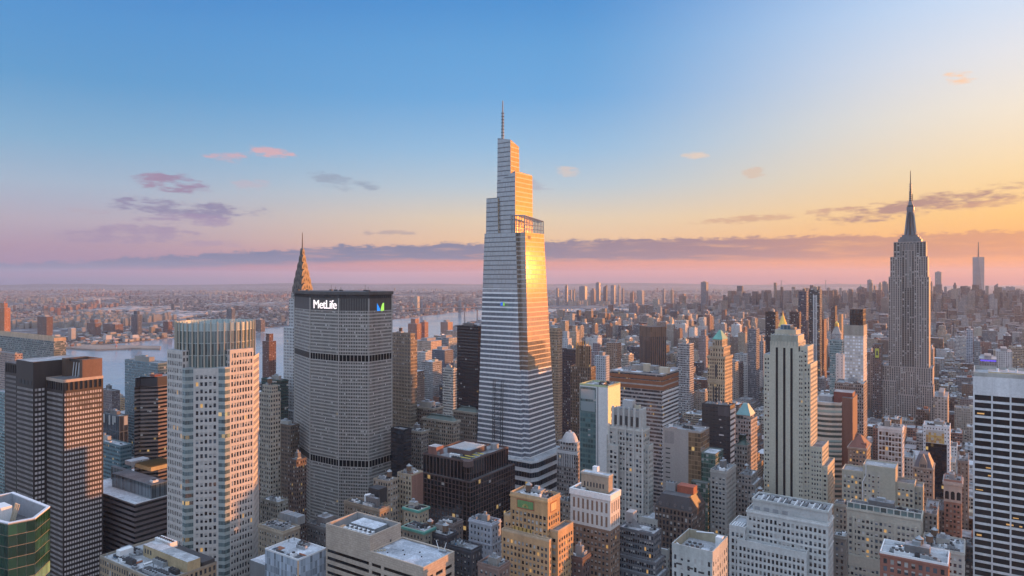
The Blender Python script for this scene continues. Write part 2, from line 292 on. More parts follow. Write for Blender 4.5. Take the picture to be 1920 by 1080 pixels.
HERO = []        # (x0,x1,y0,y1) footprints that filler must avoid
class Bld:
    def __init__(s, name, label, x, y, group=None, cat='building', z=0):
        e = bpy.data.objects.new(name, None); e.empty_display_size = 5; COL.objects.link(e); e.location = (x, y, z); e['label'] = label; e['category'] = cat
        if group: e['group'] = group
        s.e = e; s.wall = MB(); s.roof = MB(); s.par = MB(); s.panes = []
        bpy.context.view_layer.update() if False else None
    def geo(s, a, b, z0, z1, m, bw, fh, wf, hf, em=.8, tm=1.2, rec=.25, pick=None, sill=.12):
        """one side of a wall with real openings; panes are set back in them"""
        W = s.wall; L = hypot(b[0]-a[0], b[1]-a[1]); d = ((b[0]-a[0])/L, (b[1]-a[1])/L); n = (d[1], -d[0])
        def P(u, z, k=0.): return (a[0]+d[0]*u-n[0]*k, a[1]+d[1]*u-n[1]*k, z)
        def q(u0, u1, za, zb):
            if u1-u0 > 1e-4 and zb-za > 1e-4: W.face([P(u0, za), P(u1, za), P(u1, zb), P(u0, zb)], m)
        nb = max(1, round((L-2*em)/bw)); w = (L-2*em)/nb; nf = int((z1-z0-tm)/fh)
        pm = proj(*P(L/2, z1)[:2], z1); zl = z0
        if pm: zl = max(z0, CZ-(1110-EY)*pm[2]*1.05/F)
        nf = max(0, min(nf, int((z1-tm-zl)/fh)+1, int((z1-tm-z0)/fh)))
        zb = z1-tm-nf*fh
        q(0, L, z0, zb); q(0, L, z1-tm, z1); q(0, em, zb, z1-tm); q(L-em, L, zb, z1-tm)
        ww, wh = w*wf, fh*hf
        for c in range(nb):
            uc = em+(c+.5)*w; u0, u1 = uc-ww/2, uc+ww/2
            q(em+c*w, u0, zb, z1-tm); q(u1, em+(c+1)*w, zb, z1-tm)
            zp = zb
            for k in range(nf):
                za = zb+k*fh+(fh-wh)*.45; ze = za+wh
                q(u0, u1, zp, za); zp = ze
                W.face([P(u0, za), P(u0, za, rec), P(u0, ze, rec), P(u0, ze)], m); W.face([P(u1, za, rec), P(u1, za), P(u1, ze), P(u1, ze, rec)], m)
                W.face([P(u0, ze, rec), P(u1, ze, rec), P(u1, ze), P(u0, ze)], m); W.face([P(u0, za), P(u1, za), P(u1, za, rec), P(u0, za, rec)], m)
                s.panes.append((P(uc, (za+ze)/2, rec), atan2(d[1], d[0]), ww, wh, pick))
            q(u0, u1, zp, z1-tm)
    def body(s, poly, z0, z1, F_, geo=(), cap=ROOF, par=1.1, parm=None, top=None):
        sides = [i for i in range(len(poly)) if i not in geo]
        if sides: s.wall.prism(poly, z0, z1, F_['m'], F_['bw'], F_['fh'], sides=sides, top=top)
        for i in geo:
            s.geo(poly[i], poly[(i+1) % len(poly)], z0, z1, F_['p'], F_['bw'], F_['fh'], F_['wf'], F_['hf'], F_.get('em', .8), F_.get('tm', 1.5), F_.get('rec', .3), F_.get('pick'))
        mb = MB(); mb.face([(*p, z1) for p in (top or poly)], cap); mb.build('roof', s.e)
        if par: mb = MB(); ring(mb, top or poly, z1+.002, z1+par, .4, parm or F_.get('p') or F_['m']); mb.build('parapet', s.e)
    def part(s, name, fn, label=None, kind=None):
        mb = MB(); fn(mb); return mb.build(name, s.e, kind, label)
    def done(s, lit=.008, blind=.26, mid=.3):
        if s.wall.f: s.wall.build('wall', s.e)
        if s.roof.f: s.roof.build('roof', s.e)
        if s.par.f: s.par.build('parapet', s.e)
        if s.panes:
            def choose(pick):
                if pick: return pick
                r = rnd.random()
                return GLS[4] if r < lit else GLS[3] if r < lit+blind*.5 else GLS[2] if r < lit+blind else GLS[1] if r < lit+blind+mid else GLS[0]
            rows = []
            for p in s.panes:
                pr = proj(*p[0]); ok = False
                if pr and -5 < pr[0] < 1925 and pr[1] < 1085:
                    nx, ny = sin(p[1]), -cos(p[1]); fac = -(nx*p[0][0]+ny*p[0][1])/max(1, hypot(p[0][0], p[0][1]))
                    a = p[2]*p[3]*max(0, fac)*(F/pr[2])**2; ok = a > 9
                rows.append((ok, p))
            good = [p for ok, p in rows if ok]; good.sort(key=lambda p: -p[0][2]); first = good[:100]; ids = set(map(id, first))
            for p in first:
                m = choose(p[4]); o = bpy.data.objects.new('window', pane(p[2], p[3], m, 0 if p[4] or m is GLS[4] else fracs())); COL.objects.link(o); o.parent = s.e
                o.location = Vector(p[0])-s.e.location; o.rotation_euler = (0, 0, p[1])
            rest = [p for ok, p in rows if id(p) not in ids]
            if rest:
                mb = MB()
                for p in rest:
                    c, a, w_, h_, pk = p; d = (cos(a)*w_/2, sin(a)*w_/2)
                    m = choose(pk); q_ = 0 if pk or m is GLS[4] else fracs(); zm = c[2]+h_/2-h_*q_; A_, B_ = (c[0]-d[0], c[1]-d[1]), (c[0]+d[0], c[1]+d[1])
                    mb.face([(*A_, c[2]-h_/2), (*B_, c[2]-h_/2), (*B_, zm), (*A_, zm)], m)
                    if q_: mb.face([(*A_, zm), (*B_, zm), (*B_, c[2]+h_/2), (*A_, c[2]+h_/2)], GLS[3] if q_ > .3 else GLS[2])
                mb.build('window', s.e, 'stuff')
_pn = {}
def fracs(): return rnd.choice((0, 0, 0, .2, .35, .5, .5, .62))
def pane(w_, h_, m, q=0):
    k = (round(w_, 2), round(h_, 2), m.name, q)
    if k not in _pn:
        me = bpy.data.meshes.new('window'); t = h_/2-h_*q
        vs = [(-w_/2, 0, -h_/2), (w_/2, 0, -h_/2), (w_/2, 0, t), (-w_/2, 0, t)]+([(w_/2, 0, h_/2), (-w_/2, 0, h_/2)] if q else [])
        me.from_pydata(vs, [], [(0, 1, 2, 3)]+([(3, 2, 4, 5)] if q else [])); me.materials.append(m)
        if q: me.materials.append(GLS[3] if q > .3 else GLS[2]); me.polygons[1].material_index = 1
        me.update(); _pn[k] = me
    return _pn[k]
def tank(mb, x, y, z, r=2.2, h=4., m=None):
    for i in range(4): a = pi/4+i*pi/2; mb.bar((x+r*.7*cos(a), y+r*.7*sin(a), z), (x+r*.7*cos(a), y+r*.7*sin(a), z+2.5), .15, DARKM)
    mb.cyl(x, y, z+2.5, z+2.5+h, r, r*.97, 14, m or WOODM); mb.cyl(x, y, z+2.5+h+.003, z+4.2+h, r*1.06, .05, 14, STEEL)
def unit(mb, x, y, z, a, b, h, m=None):
    mb.box(x-a/2, x+a/2, y-b/2, y+b/2, z, z+h, m or STEEL)
    k = max(1, int(a/2.2)); 
    for i in range(k):
        cx = x-a/2+(i+.5)*a/k; mb.cyl(cx, y, z+h+.003, z+h+.5, min(a/k, b)*.38, min(a/k, b)*.38, 10, DARKM)
def clutter(b, x0, x1, y0, y1, z, n=5, tk=1, seed=0, pent=True):
    """roof plant: every unit a part of its building"""
    r = random.Random(seed*31+int(abs(x0)*7+abs(y0)*3)); W, D = x1-x0, y1-y0
    if pent and W > 9 and D > 9:
        pw, pd, ph = W*r.uniform(.25, .45), D*r.uniform(.25, .45), r.uniform(3.5, 6.5); px, py = x0+W*r.uniform(.35, .65), y0+D*r.uniform(.4, .65)
        m = r.choice([STEEL, plain((.3,.28,.26)), plain((.18,.17,.17)), plain((.4,.38,.35))])
        b.part('mechanical_penthouse', lambda mb: (mb.box(px-pw/2, px+pw/2, py-pd/2, py+pd/2, z, z+ph, m, cap=ROOF), mb.box(px-pw*.2, px+pw*.15, py-pd*.2, py+pd*.2, z+ph+.003, z+ph+1.8, STEEL)))
    for i in range(n):
        a, c, h = r.uniform(1.5, W*.22+1.6), r.uniform(1.5, 4), r.uniform(1, 2.8); ux, uy = r.uniform(x0+a/2+.6, max(x0+a/2+.7, x1-a/2-.6)), r.uniform(y0+2.2, max(y0+2.3, y1-2.2))
        m = r.choice([STEEL, WHITE, DARKM, STEEL, ROOFG])
        b.part('cooling_unit', lambda mb: unit(mb, ux, uy, z, a, c, h, m))
    for i in range(tk):
        tx, ty = r.uniform(x0+3, max(x0+3.1, x1-3)), r.uniform(y0+3, max(y0+3.1, y1-3)); b.part('water_tank', lambda mb: tank(mb, tx, ty, z, 1.9, 3.6))
    for i in range(min(4, n//2)):
        dx_, dy_ = r.uniform(x0+1.5, x1-1.5), r.uniform(y0+1.5, y1-1.5); L_ = r.uniform(3, max(3.5, min(W, D)*.4)); ver = r.random() < .5; m = r.choice([STEEL, WHITE, RUST, DARKM])
        e_ = (min(x1-1, dx_+L_), dy_) if ver else (dx_, min(y1-1, dy_+L_)); b.part('duct', lambda mb: mb.bar((dx_, dy_, z+.5), (*e_, z+.55), .4, m))
    if n > 2: b.part('skylight', lambda mb: (mb.box(x0+W*.12, x0+W*.12+2.4, y0+D*.1, y0+D*.1+3, z, z+.6, STEEL), mb.box(x0+W*.12+.2, x0+W*.12+2.2, y0+D*.1+.2, y0+D*.1+2.8, z+.6, z+.75, GLS[1]))); b.part('roof_patch', lambda mb: mb.face([(x0+W*.55, y0+D*.08, z+.02), (x0+W*.9, y0+D*.08, z+.02), (x0+W*.9, y0+D*.3, z+.02), (x0+W*.55, y0+D*.3, z+.02)], ROOFD))
    if n > 1:
        def pipes(mb):
            for i in range(n):
                x, y = r.uniform(x0+1, x1-1), r.uniform(y0+1, y1-1); mb.cyl(x, y, z, z+r.uniform(.8, 2.2), .25, .25, 6, STEEL)
        b.part('vent_pipe', pipes, kind='stuff')
def span(xl, xc, xr, yt, z, dmax=60., dmin=10.):
    """footprint of a grid-aligned block from where its edges stand: x0,x1,y0,y1,height"""
    X1, Y0 = loc(xc, z); X0 = xAtY(xl, Y0); D = dmax
    if xr and xr > xc:
        try:
            y1 = yAtX(xr, X1)
            if y1 > Y0: D = min(dmax, max(dmin, y1-Y0))
        except ZeroDivisionError: pass
    return X0, X1, Y0, Y0+D, hz(yt, z)
def FS(wall, bw=3., fh=3.6, wf=.55, hf=.55, **k):
    g = {a: k.pop(a) for a in ('em', 'tm', 'rec', 'pick') if a in k}; amt = k.get('amt', .3)
    wf = min(.97, wf*1.16) if wf < .7 else wf; bw *= .86
    hf = min(.95, hf*1.08) if hf < .7 and wf < .9 else hf
    return dict(m=facade(wall, wf=wf, hf=hf, **k), p=plain(wall, .78, amt), bw=bw, fh=fh, wf=wf, hf=hf, wall=wall, **{**dict(tm=1.5), **g})
BUILT = []     # (label words, projected box) for bookkeeping
def tower(name, label, xl, xc, xr, yt, z, fs, geo=False, n=5, tk=0, dmax=60, dmin=10, cap=ROOF, par=1.1, parm=None, group=None, tiers=(), seed=1, pent=True, lit=.008, blind=.26, done=True, mid=.3):
    x0, x1, y0, y1, H = span(xl, xc, xr, yt, z, dmax, dmin); HERO.append((x0, x1, y0, y1, H))
    b = Bld(name, label, (x0+x1)/2, (y0+y1)/2, group)
    lv = [(x0, x1, y0, y1, 0, H)]
    # tiers: (dx0,dx1,dy0,dy1,new top height above previous)
    for a0, a1, b0, b1, dh in tiers:
        p = lv[-1]; lv.append((p[0]+a0, p[1]-a1, p[2]+b0, p[3]-b1, p[5], p[5]+dh))
    for i, (a, c, d, e, za, zb) in enumerate(lv):
        b.body(rect(a, c, d, e), za+(.002 if i else 0), zb, fs, geo=(0, 1) if geo else (), cap=cap, par=par, parm=parm)
    if geo and 'glass' not in name and 'stepped' not in name:
        p_ = rect(x0, x1, y0, y1); st_ = plain(tuple(min(.8, c*1.12) for c in fs['wall']), .8, .2)
        b.part('cornice', lambda mb: ring(mb, [(x0-.35, y0-.35), (x1+.35, y0-.35), (x1+.35, y1+.35), (x0-.35, y1+.35)], H-.9, H+.001, .5, st_))
        for k_ in (3, 12): zz = H-fs['tm'] - fs['fh']*k_-.05; b.part('belt_course', lambda mb: ring(mb, [(x0-.16, y0-.16), (x1+.16, y0-.16), (x1+.16, y1+.16), (x0-.16, y1+.16)], zz-.25, zz+.25, .25, st_))
    t = lv[-1]
    if n or tk or pent: clutter(b, t[0], t[1], t[2], t[3], t[5]+.01, n, tk, seed, pent)
    b.x = t
    b.lv = lv
    if done: b.done(lit, blind, mid)
    return b
def structure(name, mb): o = mb.build(name); o['kind'] = 'structure'; return o
# ------------------------------------------------------------------ setting: water, land, streets
def watermat():
    m, b, p = newmat('water'); tc = b.n('ShaderNodeTexCoord'); mp = b.n('ShaderNodeMapping'); b.nt.links.new(tc.outputs['Object'], mp.inputs[0]); mp.inputs['Scale'].default_value = (1, 1, 1)
    a = b.noise(mp.outputs[0], .004, 6, .65); c = b.noise(mp.outputs[0], .05, 3, .6)
    p.inputs['Base Color'].default_value = (.22, .28, .34, 1); b.put(p.inputs['Roughness'], b.rng(a, .3, .7, .10, .24)); p.inputs['IOR'].default_value = 1.6
    bp = b.n('ShaderNodeBump'); bp.inputs['Strength'].default_value = .12; bp.inputs['Distance'].default_value = 2; b.put(bp.inputs['Height'], c); b.nt.links.new(bp.outputs[0], p.inputs['Normal'])
    return m
def landmat():
    m, b, p = newmat('land'); tc = b.n('ShaderNodeTexCoord')
    v = b.n('ShaderNodeTexVoronoi'); b.nt.links.new(tc.outputs['Object'], v.inputs['Vector']); v.inputs['Scale'].default_value = .018
    v2 = b.n('ShaderNodeTexVoronoi'); b.nt.links.new(tc.outputs['Object'], v2.inputs['Vector']); v2.inputs['Scale'].default_value = .006
    s = b.n('ShaderNodeSeparateXYZ'); b.nt.links.new(v.outputs['Color'], s.inputs[0]); s2 = b.n('ShaderNodeSeparateXYZ'); b.nt.links.new(v2.outputs['Color'], s2.inputs[0])
    c = b.ramp(s.outputs[0], [(0, (.05,.05,.06)), (.35, (.10,.09,.09)), (.6, (.13,.12,.12)), (.8, (.18,.18,.19)), (.93, (.3,.29,.3)), (1, (.5,.49,.5))])
    park = b.noise(tc.outputs['Object'], .0011, 4, .6); pk = b.rng(park, .57, .62, 0, 1)
    c = b.mix(pk, c, (.045,.05,.045)); c = b.mix(b.rng(s2.outputs[0], .7, .9, 0, .5), c, (.06,.055,.06))
    b.put(p.inputs['Base Color'], c); p.inputs['Roughness'].default_value = .9
    return m
WATER, LAND = watermat(), landmat()
mb = MB(); mb.face([(27800*cos(2*pi*i/96), 27800*sin(2*pi*i/96), -3) for i in range(96)], WATER); structure('water', mb)
LI = [(-2300,-9000), (-2300,-2000), (-2680,600), (-2850,1500), (-3100,2350), (-3060,3300), (-3400,4550), (-2900,5200), (-1900,6100), (-1560,6700), (-1900,7600), (-1500,8800), (-1800,10500), (-1200,13500), (-600,17000), (-300,27500)]
LI += [(27800*cos(a), 27800*sin(a)) for a in [R(95+ i*5) for i in range(21)]]
MANH = [(1700,-3000), (1700,0), (1400,3000), (1000,5000), (500,6300), (0,6750), (-500,6500), (-900,5700), (-1700,5000), (-2500,4300), (-2450,3500), (-2150,2700), (-1600,1900), (-1350,1200), (-1350,-3000)]
NJ = [(2600,9000), (1300,9600), (500,10800), (-300,12500), (-500,15000), (-100,20000), (0,27700), (6000,26500), (9000,20000)]
GOV = [(-1150,7300), (-800,7200), (-700,7700), (-900,8200), (-1250,7900)]
isl = [(-1960,900), (-1800,960), (-1760,1150), (-1800,1400), (-1880,1500), (-1960,1250)]
def inside(p, poly):
    x, y = p; c = False
    for i in range(len(poly)):
        (x1, y1), (x2, y2) = poly[i-1], poly[i]
        if (y1 > y) != (y2 > y) and x < (x2-x1)*(y-y1)/(y2-y1)+x1: c = not c
    return c
for nm, poly, zt in (('land', LI, 0), ('ground', MANH, 0), ('land', NJ, 20), ('land', GOV, 2)):
    mb = MB(); ar = sum(poly[i-1][0]*poly[i][1]-poly[i][0]*poly[i-1][1] for i in range(len(poly))); P_ = poly if ar > 0 else poly[::-1]
    mb.prism(P_, -3.5, zt, LAND, cap=LAND); structure(nm, mb)
ASPH = plain((.05,.05,.052), .9, .3, .05, 0, 'asphalt'); PAVE = plain((.22,.21,.2), .9, .3, .08, 0, 'paving')
mb = MB(); mb.face([(-1300,-200,.05), (1500,-200,.05), (1500,3000,.05), (-1300,3000,.05)], ASPH); structure('road', mb)
AVE = [-1280, -1110, -900, -740, -600, -460, -320, -175, 105, 385, 665, 945]
BLOCKS = []
mb = MB()
for i in range(len(AVE)-1):
    for k in range(-2, 37):
        x0, x1, y0, y1 = AVE[i]+14, AVE[i+1]-14, k*80+9, k*80+71
        mb.box(x0, x1, y0, y1, .05, .2, PAVE); BLOCKS.append((x0+4, x1-4, y0+4, y1-4))
structure('pavement', mb)
mb = MB(); PAINT = plain((.7,.7,.66), .7, .2, .2, 0, 'road paint')
for a in AVE:
    for off in (-3.5, 0, 3.5):
        for k in range(0, 150): mb.face([(a+off-.1, k*16, .056), (a+off+.1, k*16, .056), (a+off+.1, k*16+4, .056), (a+off-.1, k*16+4, .056)], PAINT)
structure('road_markings', mb)
# far low hills on the horizon
mb = MB(); HILL = plain((.06,.07,.07), .9, .3, .001, 0, 'wooded hill')
hr = random.Random(3); pts = []
for i in range(81):
    a = R(92+i*.95); r = 24500; pts.append((r*cos(a), r*sin(a), 25+55*abs(sin(i*.21)*cos(i*.13))+hr.uniform(0, 14)))
for i in range(80):
    p, q = pts[i], pts[i+1]; k = .93
    mb.face([(p[0]*k, p[1]*k, -1), (p[0], p[1], p[2]), (q[0], q[1], q[2]), (q[0]*k, q[1]*k, -1)], HILL)
    mb.face([(q[0]*1.06, q[1]*1.06, -1), (q[0], q[1], q[2]), (p[0], p[1], p[2]), (p[0]*1.06, p[1]*1.06, -1)], HILL)
structure('hills', mb)
# the air
mh = bpy.data.materials.new('haze'); mh.use_nodes = True; t = mh.node_tree; t.nodes.clear()
pv = t.nodes.new('ShaderNodeVolumePrincipled'); om = t.nodes.new('ShaderNodeOutputMaterial'); t.links.new(pv.outputs[0], om.inputs['Volume'])
pv.inputs['Color'].default_value = (.66, .76, 1.0, 1); pv.inputs['Density'].default_value = 3.4e-5; pv.inputs['Anisotropy'].default_value = .2
mb = MB(); mb.box(-28500, 28500, -28500, 28500, -5, 560, mh); hz_o = mb.build('haze', kind='stuff')
# ------------------------------------------------------------------ the named towers
LIME = (.40,.37,.34); BEIGE = (.46,.42,.34); TAN = (.42,.33,.24); BROWN = (.20,.145,.11); DKBROWN = (.10,.075,.07); GREYC = (.36,.35,.35); WHITEC = (.66,.65,.64); BRICK = (.27,.13,.09)
PALEGL = glassy((.52,.48,.48), .3, 1.6, 'pale window glass'); TEALGL = glassy((.06,.12,.13), .1, 2.1, 'teal glass'); GREENGL = glassy((.01,.04,.024), .08, 1.8, 'green glass')
BLACKGL = glassy((.008,.009,.012), .1, 1.7, 'black glass')

# --- tapering glass tower
def glass_tower():
    Z1, Z2 = 60., 314.
    def corner(px, Y): return xAtY(px, Y)
    def key(Z):
        t = (Z-Z1)/(Z2-Z1); L = lambda a, b: a+(b-a)*t
        Yn = L(548, 556); xc = L(xAtY(990.5, 548), xAtY(980, 556)); xl = L(xAtY(892.5, 548), xAtY(909.5, 556)); xn = L(xAtY(981, 548), xAtY(966, 556))
        yr = L(yAtX(1045.5, xAtY(990.5, 548)), yAtX(1018, xAtY(980, 556))); return xl, xn, xc, Yn, yr
    b = Bld('glass_skyscraper', 'tapering pale-banded glass skyscraper with slanted crown, tallest, its west side glowing gold', -390, 575)
    xl, xn, xc, Yn, yr = key(0); HERO.append((xl-12, xc+14, Yn-8, yr+8, 400))
    GN = facade((.84,.84,.86), (.13,.15,.19), 1., .66, 0, 0, .08, 2.3, .06, .5, .12, wob=.004, var=.3)
    GW = facade((.80,.79,.80), (.11,.12,.145), 1., .66, 0, 0, .05, 2.0, .05, .5, .12, wob=.004, var=.3)
    GU = facade((.12,.125,.15), (.20,.225,.27), 1., .80, 0, 0, .06, 2.6, .05, .5, .12, wob=.004, var=.25)
    WU = facade((.40,.33,.26), (.50,.38,.26), 1., .80, 0, 0, .042, 2.4, .05, .5, .12, wob=.0032, var=.25, sheen=.6)  # gold tint puts the reflected sunset into the glass colour
    DK = facade((.50,.46,.44), (.16,.11,.08), 1., .74, 0, 0, .1, 2.4, .05, .5, .12, wob=.004, var=.4)  # golden-brown stands in for gold light mirrored in the corner strip
    def poly(Z, notch=True):
        xl, xn, xc, Yn, yr = key(Z); return [(xl, Yn), (xn, Yn), (xn, Yn+4), (xc, Yn+4), (xc, yr), (xl, yr)]
    zs = [0, 44, 86, 277, 300, 315]
    def seg(za, zb, out=0.):
        P0, P1 = poly(za), poly(zb)
        if out: P0 = [(x+(out if i in (2, 3, 4) else 0), y-(out if i in (0, 1) else 0)) for i, (x, y) in enumerate(P0)]
        W = b.wall
        DS = DK if za > 160 else GN
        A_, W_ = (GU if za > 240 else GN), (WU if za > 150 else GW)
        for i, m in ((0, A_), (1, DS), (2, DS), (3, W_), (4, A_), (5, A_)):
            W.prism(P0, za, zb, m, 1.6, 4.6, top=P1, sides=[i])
    seg(86, 168); seg(168, 246); seg(246, 300)
    # base with three heavy white bands
    Pb = poly(40); Pb = [(Pb[0][0]-4, Pb[0][1]-5), (Pb[2][0]+11, Pb[0][1]-5), (Pb[3][0]+9, Pb[3][1]-2), (Pb[4][0]+9, Pb[4][1]+6), (Pb[5][0]-4, Pb[5][1]+6)]
    b.part('podium', lambda mb: mb.prism(Pb, 0, 86, facade((.60,.60,.62), (.02,.025,.035), 1., .56, .02, 0, .12, 1.9, .03, .5, .12), 3, 8.6, cap=ROOFG))
    for k in range(9):
        z = 86-8.6*k-1.6
        b.part('white_band', lambda mb: ring(mb, Pb, z, z+1.9, .1, WHITE))
    b.roof.face([(*p, 300.) for p in poly(300)], ROOFG)
    # upper tiers: N-left px, corner px, W-right px at top and bottom
    def tier(name, la, lc, lr, ta, tcn, tr, za, zt, Y0, Y1, x1b=None, slant=(0, 0, 0, 0)):
        B = [(xAtY(la, Y0), Y0), (xAtY(lc, Y0), Y0)]; B += [(B[1][0], yAtX(lr, B[1][0]))]; B += [(B[0][0], B[2][1])]
        T = [(xAtY(ta, Y1), Y1), (xAtY(tcn, Y1), Y1)]; T += [(T[1][0], yAtX(tr, T[1][0]))]; T += [(T[0][0], T[2][1])]
        def fn(mb):
            fh = 4.6
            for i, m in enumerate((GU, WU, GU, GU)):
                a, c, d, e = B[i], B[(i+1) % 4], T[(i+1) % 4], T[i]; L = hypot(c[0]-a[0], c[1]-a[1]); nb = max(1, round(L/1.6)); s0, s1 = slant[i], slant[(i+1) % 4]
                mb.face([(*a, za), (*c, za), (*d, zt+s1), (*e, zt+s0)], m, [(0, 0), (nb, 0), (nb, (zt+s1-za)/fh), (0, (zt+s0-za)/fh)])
            mb.face([(*T[i], zt+slant[i]) for i in range(4)], ROOFG)
        b.part(name, fn); return B, T
    Y = 556
    tier('crown_tier', 911, 934, 940, 912, 933, 938, 298, hz(366, 662), Y+1.5, Y+2.5)
    tier('crown_tier', 931, 966, 999, 932, 966, 998, 299, hz(325, 684), Y+4, Y+5, slant=(-9, 1, 0, -6))
    B, T = tier('crown_tier', 932, 958, 975, 933, 957, 973, 320, hz(259, 672), Y+6, Y+7, slant=(3, 0, -5, 0))
    # open steel frame of the terrace on the sunset side
    P3 = poly(300)
    def frame(mb):
        x, y0, y1 = P3[3][0], P3[3][1], P3[4][1]
        for k in range(13):
            y = y0+(y1-y0)*k/12; mb.bar((x-.3, y, 300), (x-.6, y, 316-(y-y0)*.10), .35, STEEL); mb.bar((x-7, y, 315-(y-y0)*.10), (x-.6, y, 316-(y-y0)*.10), .25, STEEL)
        for h in (303.5, 307.5): mb.bar((x-.3, y0, h), (x-.3, y1, h), .25, STEEL)
        mb.bar((x-.5, y0, 316), (x-.5, y1, 316-(y1-y0)*.10), .45, STEEL); mb.bar((x-16, y0, 317), (x-.5, y0, 316), .45, STEEL)
        for k in range(6): mb.bar((x-16+3*k, y0, 300), (x-16+3*k, y0, 317-k*.2), .3, STEEL)
    b.part('terrace_frame', frame)
    cx, cy = xAtY(942.5, Y+14), Y+14
    b.part('spire', lambda mb: (mb.cyl(cx, cy, hz(262, 684), hz(236, 684), 1.5, 1.2, 8, STEEL), mb.cyl(cx, cy, hz(236, 684), hz(212, 684), 1.1, .8, 8, STEEL), mb.cyl(cx, cy, hz(212, 684), hz(185, 684), .8, .55, 8, STEEL),
             [mb.cyl(cx, cy, z, z+.5, 1.7, 1.7, 8, DARKM) for z in [hz(258, 684)+k*3.2 for k in range(9)]]))
    # dark opening and hoist
    b.part('louvre_opening', lambda mb: mb.box(P3[3][0]+.02, P3[3][0]+.3, P3[3][1]+4, P3[3][1]+9.5, 290, 297, DARKM))
    def hoist(mb):
        x0, x1, y = xAtY(929, 548.5), xAtY(944, 548.5), 545
        H = hz(720, 640)
        for a, c in ((x0, y), (x1, y), (x0, y-3), (x1, y-3)): mb.bar((a, c, 20), (a, c+ .02*(H-20), H), .3, DARKM)
        k = 0; z = 20
        while z < H-5:
            yy = y-3+.02*(z-20); mb.bar((x0, yy, z), (x1, yy, z), .22, DARKM); mb.bar((x0, yy, z), (x1, yy+.1, z+5), .14, STEEL); mb.bar((x0, yy, z), (x0, yy+3, z), .2, DARKM); z += 5
    b.part('construction_hoist', hoist)
    # glowing quads stand in for an emblem reflected in the north glass
    ex, ey, ez = xAtY(942, 553), 551.6, hz(572, 645)
    b.part('emblem', lambda mb: (mb.face([(ex-1.2, ey, ez-1.6), (ex+1.4, ey, ez-1.6), (ex+1.4, ey, ez+1.9), (ex-1.2, ey, ez+1.1)], emis((.03,.15,.7), .25)), mb.face([(ex+1.5, ey, ez-1.6), (ex+3.6, ey, ez-1.6), (ex+3.6, ey, ez+1.4), (ex+1.5, ey, ez+1.9)], emis((.25,.55,.08), .25))))
    b.done()
glass_tower()
# unseen tower added behind the striped cream tower to shade the glass skyscraper
def behind():
    z = 792; x0, y0 = loc(1447, z); x1 = xAtY(1491, y0); H = hz(645, z); b = Bld('office_tower', 'added grey office tower, unseen behind the cream tower, shading the glass skyscraper', (x0+x1)/2, y0+14); HERO.append((x0, x1, y0, y0+28, H)); b.body(rect(x0, x1, y0, y0+28), 0, H, FS((.30,.29,.28))); clutter(b, x0, x1, y0, y0+28, H, 3, 0, 2, False); b.done()
behind()
